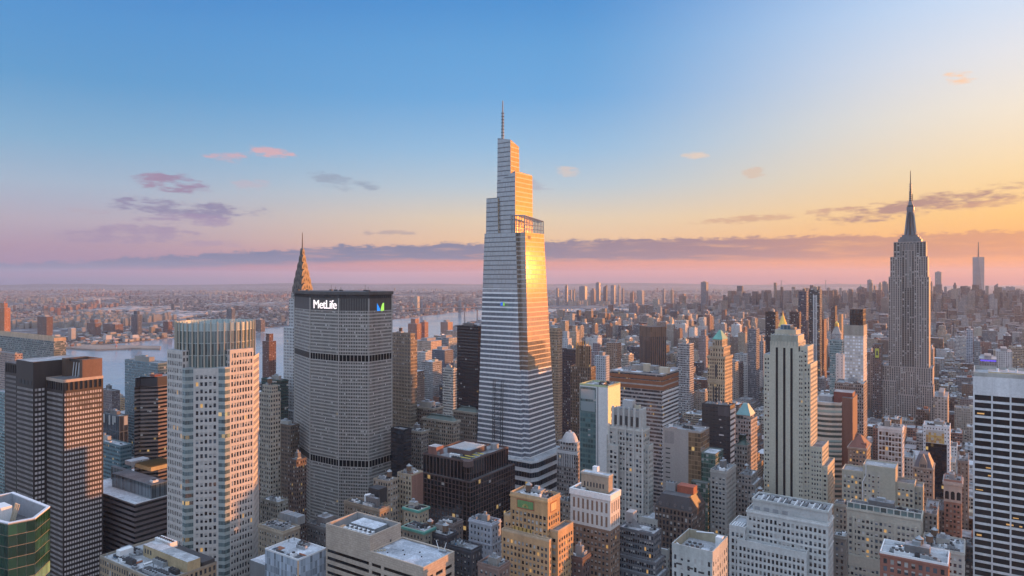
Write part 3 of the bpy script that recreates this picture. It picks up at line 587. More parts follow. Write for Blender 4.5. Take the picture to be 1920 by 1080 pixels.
# --- broad grey slab with the lit name
def slab():
    P_ = [(-555,446), (-507,425), (-469,425), (-444,437), (-444,466), (-469,478), (-507,478), (-555,457)]
    HERO.append((-578, -423, 392, 493, 240))
    b = Bld('office_slab', 'broad grey concrete office slab with angled ends and a white lit name near the top', -500, 450)
    con = (.39,.37,.35); A = facade(con, (.012,.012,.013),   .58, .58, .002, .06, .25, 1.42, wob=.006, amt=.12); M = facade(con, (.006,.006,.007), .86, .92, 0, 0, .6, 1.2, wob=0, amt=.12)
    Sg = facade((.13,.125,.125), (.02,.02,.022), .45, 1., 0, 0, .4, 1.4, wob=0, amt=.12)
    for z0, z1, m, bw, fh in ((18,89,A,1.55,2.96), (89,95,M,3.6,6), (95,182,A,1.55,2.96), (182,188,M,3.6,6), (188,227,A,1.55,2.96), (227,238,Sg,1.5,11)):
        b.wall.prism(P_, z0, z1, m, bw, fh)
    for i in range(8):
        if i in (0, 1, 2, 3, 4):
            x, y = P_[i]; b.part('corner_pier', lambda mb: mb.bar((x, y-.15, 18), (x, y-.15, 238), .5, plain(con, .8, .12)))
    def gap(mb):
        Q = [(x*.99-5, y*.99+4.5) for x, y in P_]; mb.prism(Q, 238, 241.2, DARKM)
        for i in range(8):
            a, c = P_[i], P_[(i+1) % 8]
            for k in range(0, 12): t = k/12; mb.bar((a[0]+(c[0]-a[0])*t, a[1]+(c[1]-a[1])*t, 238), (a[0]+(c[0]-a[0])*t, a[1]+(c[1]-a[1])*t, 241), .3, DARKM)
    b.part('open_top_floor', gap)
    b.part('roof', lambda mb: (mb.prism([(x+(.9 if x > -490 else -.9), y+(.9 if y > 452 else -.9)) for x, y in P_], 241.2, 244, plain((.09,.085,.085), .7), cap=ROOFD), mb.face([(x, y, 238.01) for x, y in P_], ROOFD)))
    rr = random.Random(4)
    for k in range(7):
        x, y = -545+k*15+rr.uniform(-3, 3), 448+rr.uniform(-6, 10); b.part('roof_antenna', lambda mb: (mb.bar((x, y, 244), (x, y, 244+rr.uniform(3, 6.5)), .12, DARKM), mb.box(x-1.5, x+1.5, y-1, y+1, 244, 245.2, DARKM)))
    # podium
    b.part('podium', lambda mb: mb.prism(rect(-575, -425, 395, 490), 0, 18, facade((.12,.115,.11), wf=.6, hf=.5), 4, 5, cap=ROOFD))
    # the lit name, laid along the north face
    def text(s, x, y, z, size, rot, mat, ext=.25):
        cu = bpy.data.curves.new('sign_lettering', 'FONT'); cu.body = s; cu.size = size*1.04; cu.extrude = ext; cu.align_x = 'LEFT'; cu.materials.append(mat); cu.space_character = .94
        o = bpy.data.objects.new('sign_lettering', cu); COL.objects.link(o); o.parent = b.e; o.location = Vector((x, y, z))-b.e.location; o.rotation_euler = (R(90), 0, rot); return o
    xs = xAtY(586.5, 424); xe = xAtY(627, 424)
    text('MetLife', xs, 424.3, hz(578, 629), 10.6, 0, emis((1,.88,.86), .48, 'lit sign'))
    # blue and green emblem on the angled west end
    dxm = 1
    ea, eb = (-444+.35), 0
    ya, yb = yAtX(707, -443.6), yAtX(720, -443.6); zt, zb = hz(568, 618), hz(583, 618); ym = (ya+yb)/2
    def mark(mb):
        bl, gr = emis((.02,.28,.9), .42, 'lit blue sign'), emis((.42,.85,.12), .40, 'lit green sign'); x = -443.6; n = 8
        L = [(x, ya, zb), (x, ym-.2, zb)]+[(x, ym-.2-(ym-ya-.2)*(k/n)**1.6, zb+(zt-zb)*(1-(1-k/n)**.8)) for k in range(1, n+1)]
        Rr = [(x, ym, zb), (x, yb, zb), (x, yb, zt)]+[(x, yb-(yb-ym)*(k/n)**.6, zt-(zt-zb)*(k/n)**1.6) for k in range(1, n)]
        mb.face(L, bl); mb.face(Rr, gr)
    b.part('emblem', mark); b.done()
slab()

# --- spired limestone tower in steps
def spired():
    z = 1119; Y0 = loc(1742, z)[1]; g = lambda px: xAtY(px, Y0); H = lambda py: hz(py, 1128)
    b = Bld('stepped_skyscraper', 'tall stepped limestone skyscraper with dark window strips and a slender antenna mast', g(1704), Y0+25)
    HERO.append((g(1640), g(1770), Y0-18, Y0+75, 300)); st = (.36,.315,.295)
    A = facade(st, (.035,.033,.036), .5, .62, .006, .1, .35, 1.5, spandrel=(.235,.205,.195), amt=.12); Ap = plain(st, .8, .12); D = facade((.28,.26,.25), (.03,.03,.033), .62, .7, .006, .1, .3, 1.5, spandrel=(.18,.16,.155), amt=.12)
    def seg(xa, xb, za, zb, dy, dep, m=A, nm=None, bw=3.3):
        P_ = rect(g(xa), g(xb), Y0+dy, Y0+dy+dep)
        b.wall.prism(P_, za, zb, m, bw, 3.7); b.part('roof', lambda mb: mb.face([(*p, zb) for p in P_], ROOFG)); b.part('parapet', lambda mb: ring(mb, P_, zb+.002, zb+1.2, .4, Ap))
    seg(1640, 1768, 0, H(742), -8, 70); seg(1653, 1682, 0, H(717), -10, 30); seg(1722, 1751, 0, H(722), -10, 30)
    seg(1655, 1749, H(742), H(690), -3, 50)
    # wings and the recessed middle
    seg(1666, 1691, 0, H(520), 0, 40); seg(1714, 1742, 0, H(520), 0, 40); seg(1691, 1714, 0, H(470), 3, 36, D); seg(1689.5, 1716, 0, H(698), -4, 10, A)
    seg(1669, 1691, H(520), H(482), 1, 38); seg(1714, 1739.5, H(520), H(482), 1, 38)
    seg(1675, 1736, H(482), H(454), 4, 32, D, bw=4.6)
    # piers of the crown
    for px in (1691, 1696.6, 1702.4, 1708, 1714): b.part('crown_pier', lambda mb: mb.box(g(px)-.7, g(px)+.7, Y0+2.2, Y0+3.4, H(540), H(456), Ap))
    for xa, xb, ya, yb in ((1683, 1727, 454, 447), (1686, 1724, 447, 443), (1690, 1720, 443, 439)):
        b.part('mast_base', lambda mb: mb.box(g(xa), g(xb), Y0+6+(xa-1683)*.9, Y0+38-(xa-1683)*.9, H(ya), H(yb), plain((.17,.17,.185), .5)))
    cx, cy = g(1705.3), Y0+20
    MET = plain((.17,.18,.21), .45, .2, .2, .3, 'mast metal')
    def mast(mb):
        zz = [439, 430, 418, 405, 392]; rr_ = [9.4, 7.4, 6.2, 5.5, 5.2]
        for i in range(4): mb.cyl(cx, cy, H(zz[i]), H(zz[i+1]), rr_[i], rr_[i+1], 12, MET, ph=R(15))
        for k in range(4):
            a = R(45+90*k); mb.bar((cx+10.5*cos(a), cy+10.5*sin(a), H(438)), (cx+5.6*cos(a), cy+5.6*sin(a), H(396)), .9, plain((.26,.27,.30), .45))
        mb.box(cx-1.6, cx+1.6, cy-9.8, cy-5.5, H(439), H(396), DARKM)
    b.part('mast', mast)
    b.part('mast_crown', lambda mb: (mb.cyl(cx, cy, H(392), H(386), 5.9, 5.9, 14, MET), mb.cyl(cx, cy, H(386), H(382), 4.8, 4.2, 14, DARKM), mb.cyl(cx, cy, H(382), H(374), 3.8, 2.2, 14, MET)))
    b.part('antenna', lambda mb: (mb.cyl(cx, cy, H(374), H(356), 1.9, 1.7, 8, DARKM), mb.cyl(cx, cy, H(356), H(342), 1.2, 1.0, 8, DARKM), mb.cyl(cx, cy, H(342), H(316), .8, .45, 6, DARKM), [mb.cyl(cx, cy, H(p), H(p)+.8, 2.4, 2.4, 8, STEEL) for p in (372, 368, 364, 360, 356, 351, 346, 342)], mb.bar((cx+3, cy, H(374)), (cx+3, cy, H(361)), .35, DARKM)))
    b.done()
spired()

# --- art deco spire with sunburst arches
def deco():
    z = 841; cx0, cy0 = loc(567, z); b = Bld('art_deco_skyscraper', 'art deco skyscraper with a needle spire and tiered sunburst arches of steel', cx0, cy0)
    SL = plain((.17,.145,.13), .5, .3, .3, .3, 'ribbed steel'); DW = DARKM
    H = lambda py: hz(py, z); sh = (.52,.52,.53)
    HERO.append((cx0-22, cx0+22, cy0-22, cy0+22))
    A = facade(sh, (.02,.02,.025), .45, .55, .01, .1, amt=.12); 
    for s, za, zb in ((40, 0, H(765)), (31, H(765), H(613)), (22, H(613), H(560))):
        P_ = rect(cx0-s/2, cx0+s/2, cy0-s/2, cy0+s/2); b.wall.prism(P_, za, zb, A, 2.9, 3.7); b.roof.face([(*p, zb) for p in P_], ROOFG)
    for s, za, zb in ((18.5, H(562), H(548)),):
        b.part('crown_base', lambda mb: mb.box(cx0-s/2, cx0+s/2, cy0-s/2, cy0+s/2, za, zb, facade((.36,.35,.34), (.02,.02,.02), .35, .6)))
    lev = [(550, 16.8, 17), (536.5, 14.2, 17), (524, 11.6, 17), (511, 8.8, 17), (498, 6.0, 17), (485, 3.8, 16)]
    for py, s, hh in lev:
        za = H(py); r = s/2; hgt = hh*.647+2
        def fn(mb):
            n = 12
            prof = [(-r, 0)]+[(r*cos(pi-pi*k/n), 3+(hgt-3)*sin(pi*k/n)**.75) for k in range(n+1)]+[(r, 0)]
            for ax in (0, 1):
                Q = lambda u, w_, h: (cx0+(u if ax == 0 else w_), cy0+(w_ if ax == 0 else u), za+h)
                mb.face([Q(u, -r-.3, h) for u, h in reversed(prof)] if ax else [Q(u, -r-.3, h) for u, h in reversed(prof)], SL); mb.face([Q(u, r+.3, h) for u, h in prof], SL)
                for i in range(len(prof)-1): mb.face([Q(prof[i][0], -r-.3, prof[i][1]), Q(prof[i][0], r+.3, prof[i][1]), Q(prof[i+1][0], r+.3, prof[i+1][1]), Q(prof[i+1][0], -r-.3, prof[i+1][1])], SL)
        t = b.part('sunburst_arch', fn)
        for k, sid in [(k, s_) for k in range(5) for s_ in (0, 1)]:
            a = pi*(k+.5)/5+0; ux, uh = r*.72*cos(a), 2.6+(hgt-4)*.72*sin(a)
            wv = .16*r; 
            def tri(mb):
                for ax, sg in (((0, -1), (1, 1))[sid],):
                    Q = lambda u, h: (cx0+(u if ax == 0 else sg*(r+.42)), cy0+(sg*(r+.42) if ax == 0 else u), za+h)
                    mb.face([Q(ux-wv, uh-.16*hgt), Q(ux+wv, uh-.16*hgt), Q(ux+.25*wv*cos(a), uh+.16*hgt)], DW)
            o = MB(); tri(o); q = o.build('triangular_window', b.e); q.parent = t; q.location = (0, 0, 0); t.location = t.location; q.matrix_parent_inverse.identity()
    b.part('spire', lambda mb: (mb.cyl(cx0, cy0, H(487), H(462), 1.7, .75, 8, SL), mb.cyl(cx0, cy0, H(462), H(436), .8, .35, 8, SL)))
    b.done()
deco()

# --- octagonal tower with glass crown
def octagon():
    b = Bld('octagonal_tower', 'pale octagonal stone tower with a ribbed glass drum on top', -418, 271); HERO.append((-450, -380, 238, 305, 225))
    st = (.52,.485,.46); A = facade(st, (.05,.055,.06), .5, .58, .01, .25, amt=.15)
    P_ = [(-428.6,245), (-409.5,245), (-391.4,262.5), (-391.4,281.8), (-407,297.4), (-428.6,297.4), (-444,281.8), (-444,260.6)]
    cp = plain(st, .75, .15)
    ga = GLS[0]; gb = glassy((.06,.07,.08), .15, 1.9, 'grey glass')
    fh = 4.5
    zt = 199.5
    # stone faces with windows cut in
    b.geo((-428.6,245), (-411.5,245), 0, 210.6, cp, 2.1, fh, .62, .62, .6, 1.5, .35)
    b.geo((-405.6,248.7), (-395.0,259.0), 0, zt, cp, 2.45, fh, .6, .56, .9, 3.0, .35)
    b.geo((-391.4,264.6), (-391.4,281.8), 0, 210.6, cp, 2.1, fh, .62, .62, .6, 1.5, .35)
    b.geo((-391.4,281.8), (-407,297.4), 0, 205, cp, 2.3, fh, .6, .6, .6, 1.5, .35)
    b.wall.prism(P_, 0, zt, A, 2.3, fh, sides=[4, 5, 6, 7]); b.roof.face([(*p, zt) for p in P_], ROOFG)
    # bowed glass corner bays in bands of teal glass
    TG = facade((.34,.38,.375), (.09,.13,.14), 1., .52, .04, 0, .1, 2.2, .03, .4, .1)
    for (a, c, mid_) in (((-411.5,245), (-405.6,248.7), (-408.1,244.9)), ((-395.0,259.0), (-391.4,264.6), (-391.2,261.0))):
        b.part('glass_bay', lambda mb: mb.prism([a, mid_, c, (-409, 262)], 0, zt+.5, TG, 2.2, fh, cap=ROOFG))
    # shoulders
    for x0, x1, y0, y1 in ((-428.6,-411.5,245.02,256), (-407,-391.42,264.6,281.8)):
        b.part('shoulder', lambda mb: mb.prism(rect(x0, x1, y0, y1), zt-.5, 210.6, A, 2.3, 4.2, cap=ROOFG, sides=[1, 2, 3] if y0 < 250 else [0, 2, 3]))
    # drum
    cx, cy = -418, 272.5; r = 24.2; n = 40
    GD = facade((.30,.34,.33), (.07,.10,.10), .86, .93, 0, 0, .1, 2.2, 0, .35, .1)
    GT = facade((.45,.50,.49), (.22,.28,.28), .86, .9, 0, 0, .12, 2.2, 0, .35, .1)
    b.part('glass_drum', lambda mb: mb.cyl(cx, cy, zt, 222.5, r, r, n, GD, cap=False, fh=8, bw=2))
    b.part('glass_drum', lambda mb: (mb.cyl(cx, cy, 222.6, 227.6, r, r, n, GT, cap=False, fh=5, bw=2), mb.cyl(cx, cy, 222.5, 222.6, r*.99, r*.99, n, ROOFG)))
    rb = plain((.50,.44,.36), .5, .15, .2, .2, 'bronze fin')
    for k in range(n):
        a = 2*pi*(k+.5)/n; p = (cx+(r+.35)*cos(a), cy+(r+.35)*sin(a))
        if p[0]*0 == 0 and (cos(a) > -.75 and (sin(a) < .65)): b.part('fin', lambda mb: mb.bar((*p, zt), (*p, 228.6), .34, rb))
    b.done(lit=.012, blind=.12)
octagon()

# --- bronze tower with pale square windows
def bronze():
    K = .79; q = lambda *p: tuple(v*K for v in p); RR = lambda a, b_, c, d: rect(a*K, b_*K, c*K, d*K); ZZ = lambda z: CZ-(CZ-z)*K
    b = Bld('office_tower', 'dark bronze office tower in a stepped plan with rows of pale square window pairs', -660*K, 285*K); HERO.append((-740*K, -615*K, 250*K, 310*K, 186))
    cp = plain((.048,.036,.033), .55, .2, .1, .1, 'bronze cladding'); A = facade((.048,.036,.033), (.3,.28,.28), .6, .5, .0, 0, .3, 1.6); fh = 4.1*K
    zt = ZZ(172); zb = zt-7.6
    P_ = RR(-652.9, -622.8, 267.8, 299.4)
    def pairs(a, c, z0, z1, bays):
        L = hypot(c[0]-a[0], c[1]-a[1]); b.geo(a, c, z0, z1, cp, L/bays/2*.98, fh, .76, .52, .7, .3, .25, PALEGL)
    def slots(a, c, z0, z1, bays):
        L = hypot(c[0]-a[0], c[1]-a[1]); b.geo(a, c, z0, z1, cp, L/bays*.96, 7.2, .62, .84, .6, .3, .5, GLS[0])
    pairs(q(-622.8,267.8), q(-622.8,299.4), 0, zb, 8); pairs(q(-652.9,267.8), q(-622.8,267.8), 0, zb, 7)
    slots(q(-622.8,267.8), q(-622.8,299.4), zb, zt, 8); slots(q(-652.9,267.8), q(-622.8,267.8), zb, zt, 7)
    b.part('fascia', lambda mb: ring(mb, P_, zt-1.6, zt+.25, .3, plain((.46,.36,.30), .6, .1)))
    b.wall.prism(P_, 0, zt, A, 3.2, fh, sides=[2, 3]); b.part('roof', lambda mb: mb.face([(*p, zt) for p in P_], ROOFD))
    Q = RR(-685.8, -652.9, 258.2, 300); zq = ZZ(186)
    pairs(q(-685.8,258.2), q(-652.9,258.2), 0, zb+2, 7); pairs(q(-652.9,258.2), q(-652.9,267.8), 0, zb+2, 2)
    b.wall.prism(Q, zb+2, zq, cp, sides=[0, 1]); b.wall.prism(Q, 0, zq, A, 3.2, fh, sides=[2, 3]); b.part('roof', lambda mb: mb.face([(*p, zq) for p in Q], ROOFG))
    for k in range(4): b.part('louvre', lambda mb: mb.box((-680+k*6.6)*K, (-675.6+k*6.6)*K, 258.2*K-.25, 258.2*K+.1, zb+3, zb+6, DARKM))
    T = RR(-735, -685.8, 267.8, 300); pairs(q(-735,267.8), q(-685.8,267.8), 0, zb+6, 12); slots(q(-735,267.8), q(-685.8,267.8), zb+6, zt+6, 12); b.part('roof', lambda mb: mb.face([(*p, zt+6) for p in T], ROOFD)); b.wall.prism(T, 0, zt+6, A, 3.2, fh, sides=[1, 2, 3])
    E_ = lambda mb, x0, x1, y0, y1, z0, z1, m: mb.box(x0*K, x1*K, y0*K, y1*K, z0, z1, m)
    b.part('rooftop_enclosure', lambda mb: (E_(mb, -652.8, -646, 280, 299, zt+.01, zq+1, plain((.13,.085,.065))), E_(mb, -628, -623.5, 283, 299, zt+.01, zq+1, plain((.20,.12,.09))), E_(mb, -646, -628, 298, 299, zt+.01, zq+1, RUST), E_(mb, -646, -628, 283, 284, zq-1, zq+1, cp)))
    for k in range(5): b.part('cooling_tower', lambda mb: mb.cyl((-644+k*3.8)*K, 291*K, zt+.01, zt+7.5, 1.5, 1.3, 10, STEEL))
    for k in range(4): b.part('brace', lambda mb: mb.bar(((-645+k*4.6)*K, 285*K, zt), ((-642.5+k*4.6)*K, 285*K, zq-1.5), .22, WHITE))
    b.done(mid=.1)
bronze()

# --- white tower with three black stripes
def striped():
    z = 549; X1, Y0 = loc(1507, z); X0 = xAtY(1432, Y0); H = lambda py: hz(py, z); st = (.50,.47,.39); cp = plain(st, .8, .2); A = facade(st, (.03,.03,.035), .45, .5, .002, .25, amt=.2)
    b = Bld('setback_tower', 'cream stone setback tower with three full-height black window strips', (X0+X1)/2, Y0+15); HERO.append((X0-2, X1+22, Y0-2, Y0+40))
    D = 28; zt = H(630)
    g = lambda px: xAtY(px, Y0)
    # flanks with windows, middle with strips
    b.geo((X0, Y0), (g(1444), Y0), 0, H(668), cp, 2.3, 3.55, .55, .5, .5, 2, .3); 
    xs = [g(1447.5), g(1461.5), g(1475.5), g(1489)]
    W = b.wall
    edges = [g(1444)]
    for c in (1456.5, 1470.5, 1484): edges += [g(c)-.95, g(c)+.95]
    edges += [g(1497)]
    for i in range(0, len(edges), 2): W.face([(edges[i], Y0, 0), (edges[i+1], Y0, 0), (edges[i+1], Y0, H(642)), (edges[i], Y0, H(642))], cp)
    for i in range(1, len(edges)-1, 2):
        a, c = edges[i], edges[i+1]
        W.face([(a, Y0, 0), (a, Y0+.6, 0), (a, Y0+.6, H(654)), (a, Y0, H(654))], cp); W.face([(c, Y0+.6, 0), (c, Y0, 0), (c, Y0, H(654)), (c, Y0+.6, H(654))], cp); W.face([(a, Y0, H(654)), (c, Y0, H(654)), (c, Y0, H(642)), (a, Y0, H(642))], cp); W.face([(a, Y0+.6, H(654)), (c, Y0+.6, H(654)), (c, Y0, H(654)), (a, Y0, H(654))], cp)
        b.part('window_strip', lambda mb: mb.face([(a, Y0+.6, 0), (c, Y0+.6, 0), (c, Y0+.6, H(654)), (a, Y0+.6, H(654))], facade((.02,.02,.025), (.012,.012,.016), .9, .8, .0, .0, .2, 1.5)))
    x97, x07 = g(1497), g(1506)
    b.geo((x97, Y0+.01), (x07, Y0+.01), 0, H(660), cp, 1.9, 3.55, .55, .5, .3, 2, .3)
    for x0, x1, y1, zz in ((X0, g(1444), Y0+D, H(668)), (g(1444), x97, Y0+D, H(642)), (x97, x07, Y0+D, H(660))): 
        b.wall.prism(rect(x0, x1, Y0+.02, y1), 0, zz, A, 2.3, 3.55, sides=[1, 2, 3]); b.roof.face([(x0, Y0, zz), (x1, Y0, zz), (x1, y1, zz), (x0, y1, zz)], ROOFG)
    # crown with buttress tips
    cr = plain((.36,.36,.31), .7, .2); x0, x1 = g(1437), g(1503)
    b.part('crown', lambda mb: mb.prism(rect(g(1445), g(1496), Y0+.4, Y0+24), H(642)+.01, zt, cr, cap=ROOFG))
    for k in range(9): b.part('crown_fin', lambda mb: mb.box(g(1446+k*6)-.35, g(1446+k*6)+.35, Y0-.2, Y0+.6, H(650), zt+1.2, cr))
    b.part('crown_step', lambda mb: mb.prism(rect(g(1450), g(1490), Y0+5, Y0+22), zt+.01, zt+4, CREAM, cap=ROOFG))
    b.part('glass_lantern', lambda mb: (mb.box(g(1459), g(1478), Y0+8, Y0+18, zt+4, H(612), facade((.3,.32,.33), (.05,.10,.14), .85, .85, 0, 0), cap=ROOFG), mb.box(g(1479), g(1486), Y0+8, Y0+16, zt+4, H(616), plain((.28,.22,.18)))))
    # stepped wing on the sunset side
    for a, c, py, d0, d1 in ((1505, 1514, 652, 1, 24), (1510, 1519, 685, 1.5, 30), (1519, 1541, 838, 1, 30), (1541, 1551, 872, 2, 34)):
        P_ = rect(g(a) if a > 1512 else X1-3, g(c), Y0+d0, Y0+d1)
        b.body(P_, 0, H(py), dict(m=A, p=cp, bw=2.2, fh=3.55, wf=.55, hf=.5, em=.4), geo=(0, 1))
    b.done(lit=.01, blind=.3)
striped()

# --- white grid office at the edge of the view
def ribbonwhite():
    z = 452; x0, Y0 = loc(1826, z); x1 = x0+62; H = lambda py: hz(py, z); b = Bld('office_tower', 'white travertine office tower with black ribbon windows between bright floor bands', (x0+x1)/2, Y0+20); HERO.append((x0-1, x1+1, Y0-1, Y0+45))
    wc = plain((.64,.64,.66), .7, .25); bayw = xAtY(1860, Y0)-x0; zt = H(705); top = zt-11
    b.wall.prism(rect(x0, x1, Y0, Y0+42), top, zt, wc); b.wall.prism(rect(x0, x1, Y0, Y0+42), 0, top, facade((.66,.66,.68), wf=.94, hf=.7), bayw, 4.95, sides=[1, 2, 3]); b.roof.face([(x0, Y0, zt), (x1, Y0, zt), (x1, Y0+42, zt), (x0, Y0+42, zt)], ROOFG)
    ring(b.par, rect(x0, x1, Y0, Y0+42), zt+.002, zt+2.6, .6, plain((.42,.41,.39), .8))
    nb = round((x1-x0)/bayw)
    b.geo((x0, Y0), (x0+nb*bayw, Y0), 0, top, wc, bayw, 4.95, .93, .70, .01, .2, .45, BLACKGL)
    for k in range(nb+1): 
        xx = x0+k*bayw; b.part('pier', lambda mb: mb.box(xx-.45, xx+.45, Y0-.35, Y0+.1, 0, zt-.5, wc))
    b.part('mechanical_penthouse', lambda mb: mb.box(x0+8, x0+50, Y0+8, Y0+24, zt, zt+2.5, plain((.52,.43,.26), .8), cap=ROOFG))
    for k in range(3): b.part('roof_beacon', lambda mb: (mb.cyl(x0+13+5*k, Y0+14, zt+2.5, zt+4.4, .7, .7, 10, WHITE), mb.bar((x0+13+5*k, Y0+14, zt+4.4), (x0+13+5*k, Y0+14, zt+6.5), .12, DARKM)))
    for k in range(5): b.part('roof_pipe', lambda mb: mb.bar((x0+3+4*k, Y0+3.5, zt+.4), (x0+6+4*k, Y0+6.5, zt+1.5), .25, RUST))
    for k in range(8):
        xx, zz = x0+rnd.uniform(1, 26), top-.2-4.95*rnd.randint(1, 20)-3.4
        b.part('lit_ceiling', lambda mb: mb.box(xx, xx+rnd.uniform(1.5, 4), Y0+.2, Y0+.32, zz, zz+rnd.uniform(.5, 1.2), GLS[4]))
    b.done()
ribbonwhite()

# --- green faceted glass tower, nearest at the lower left
def green():
    pts = [(0,975), (15,981), (66,971), (94,949), (25,922), (-60,940)]; ztop = 256-(975-EY)*205/F
    P_ = []
    for px, py in pts: zz = (CZ-ztop)*F/(py-EY); P_.append(loc(px, zz))
    P_ = [loc(-70, (CZ-ztop)*F/(962-EY))]+[P_[1], P_[2], P_[3], P_[4], P_[5]]
    b = Bld('glass_tower', 'faceted green glass tower with a deep open roof well, cut by the frame', sum(p[0] for p in P_)/6, sum(p[1] for p in P_)/6); HERO.append((min(p[0] for p in P_), max(p[0] for p in P_), min(p[1] for p in P_), max(p[1] for p in P_)))
    fr = plain((.42,.36,.30), .5, .1, .1, .3, 'bronze mullion'); MIDG = glassy((.02,.07,.04), .08, 2.0, 'mid green glass'); BRG = glassy((.14,.27,.13), .12, 1.8, 'bright green glass')
    for i in range(6):
        a, c = P_[i], P_[(i+1) % 6]
        L = hypot(c[0]-a[0], c[1]-a[1]); nb = max(1, round(L/1.9)); d = ((c[0]-a[0])/L, (c[1]-a[1])/L); n = (d[1], -d[0]); vis = n[0]*a[0]+n[1]*a[1] < 0
        z0 = 60; zt = ztop-.3; fh = 3.3; nf = 16
        if not vis: b.wall.face([(*a, 0), (*c, 0), (*c, zt), (*a, zt)], GREENGL); continue
        b.wall.face([(a[0]-n[0]*.12, a[1]-n[1]*.12, 0), (c[0]-n[0]*.12, c[1]-n[1]*.12, 0), (c[0]-n[0]*.12, c[1]-n[1]*.12, zt), (a[0]-n[0]*.12, a[1]-n[1]*.12, zt)], fr)
        for r in range(nf):
            for k in range(nb):
                zc = zt-.2-(r+.5)*fh; u = (k+.5)*L/nb
                g = GREENGL
                q = rnd.random()
                if r in (5, 8): g = BRG
                elif r in (6, 7) and 0 < k < nb-1: g = BLACKGL
                elif q < .2: g = TEALGL if q < .04 else MIDG
                s_ = (a[0]+d[0]*u, a[1]+d[1]*u, zc); b.panes.append((s_, atan2(d[1], d[0]), L/nb*.95, fh*.94, g))
    cx, cy = sum(p[0] for p in P_)/6, sum(p[1] for p in P_)/6
    ring(b.par, P_, ztop-.29, ztop, .9, plain((.66,.68,.74), .6, .1)); I_ = [(cx+(p[0]-cx)*.90, cy+(p[1]-cy)*.90) for p in P_]
    b.part('roof_well', lambda mb: (mb.prism(I_[::-1], ztop-6, ztop-.1, plain((.32,.34,.38), .7, .15)), mb.face([(*p, ztop-6) for p in I_], ROOFD)))
    b.part('plant_box', lambda mb: mb.box(cx-7, cx-1, cy-3, cy+2, ztop-6, ztop+.2, WHITE))
    for k in range(3): b.part('window_cleaning_arm', lambda mb: mb.bar((cx+k*1.2, cy+1, ztop-5), (cx+1.6+k*1.2, cy+2, ztop+1.4), .2, CREAM))
    b.part('water_pump', lambda mb: unit(mb, cx+1, cy-1.5, ztop-6, 3, 2, 1.6, DARKM))
    b.done()
green()
# ------------------------------------------------------------------ the other towers of midtown, near to far
def ribbon(wall, glass=(.012,.014,.018), **k): return FS(wall, wf=.97, hf=.46, glass=glass, **k)
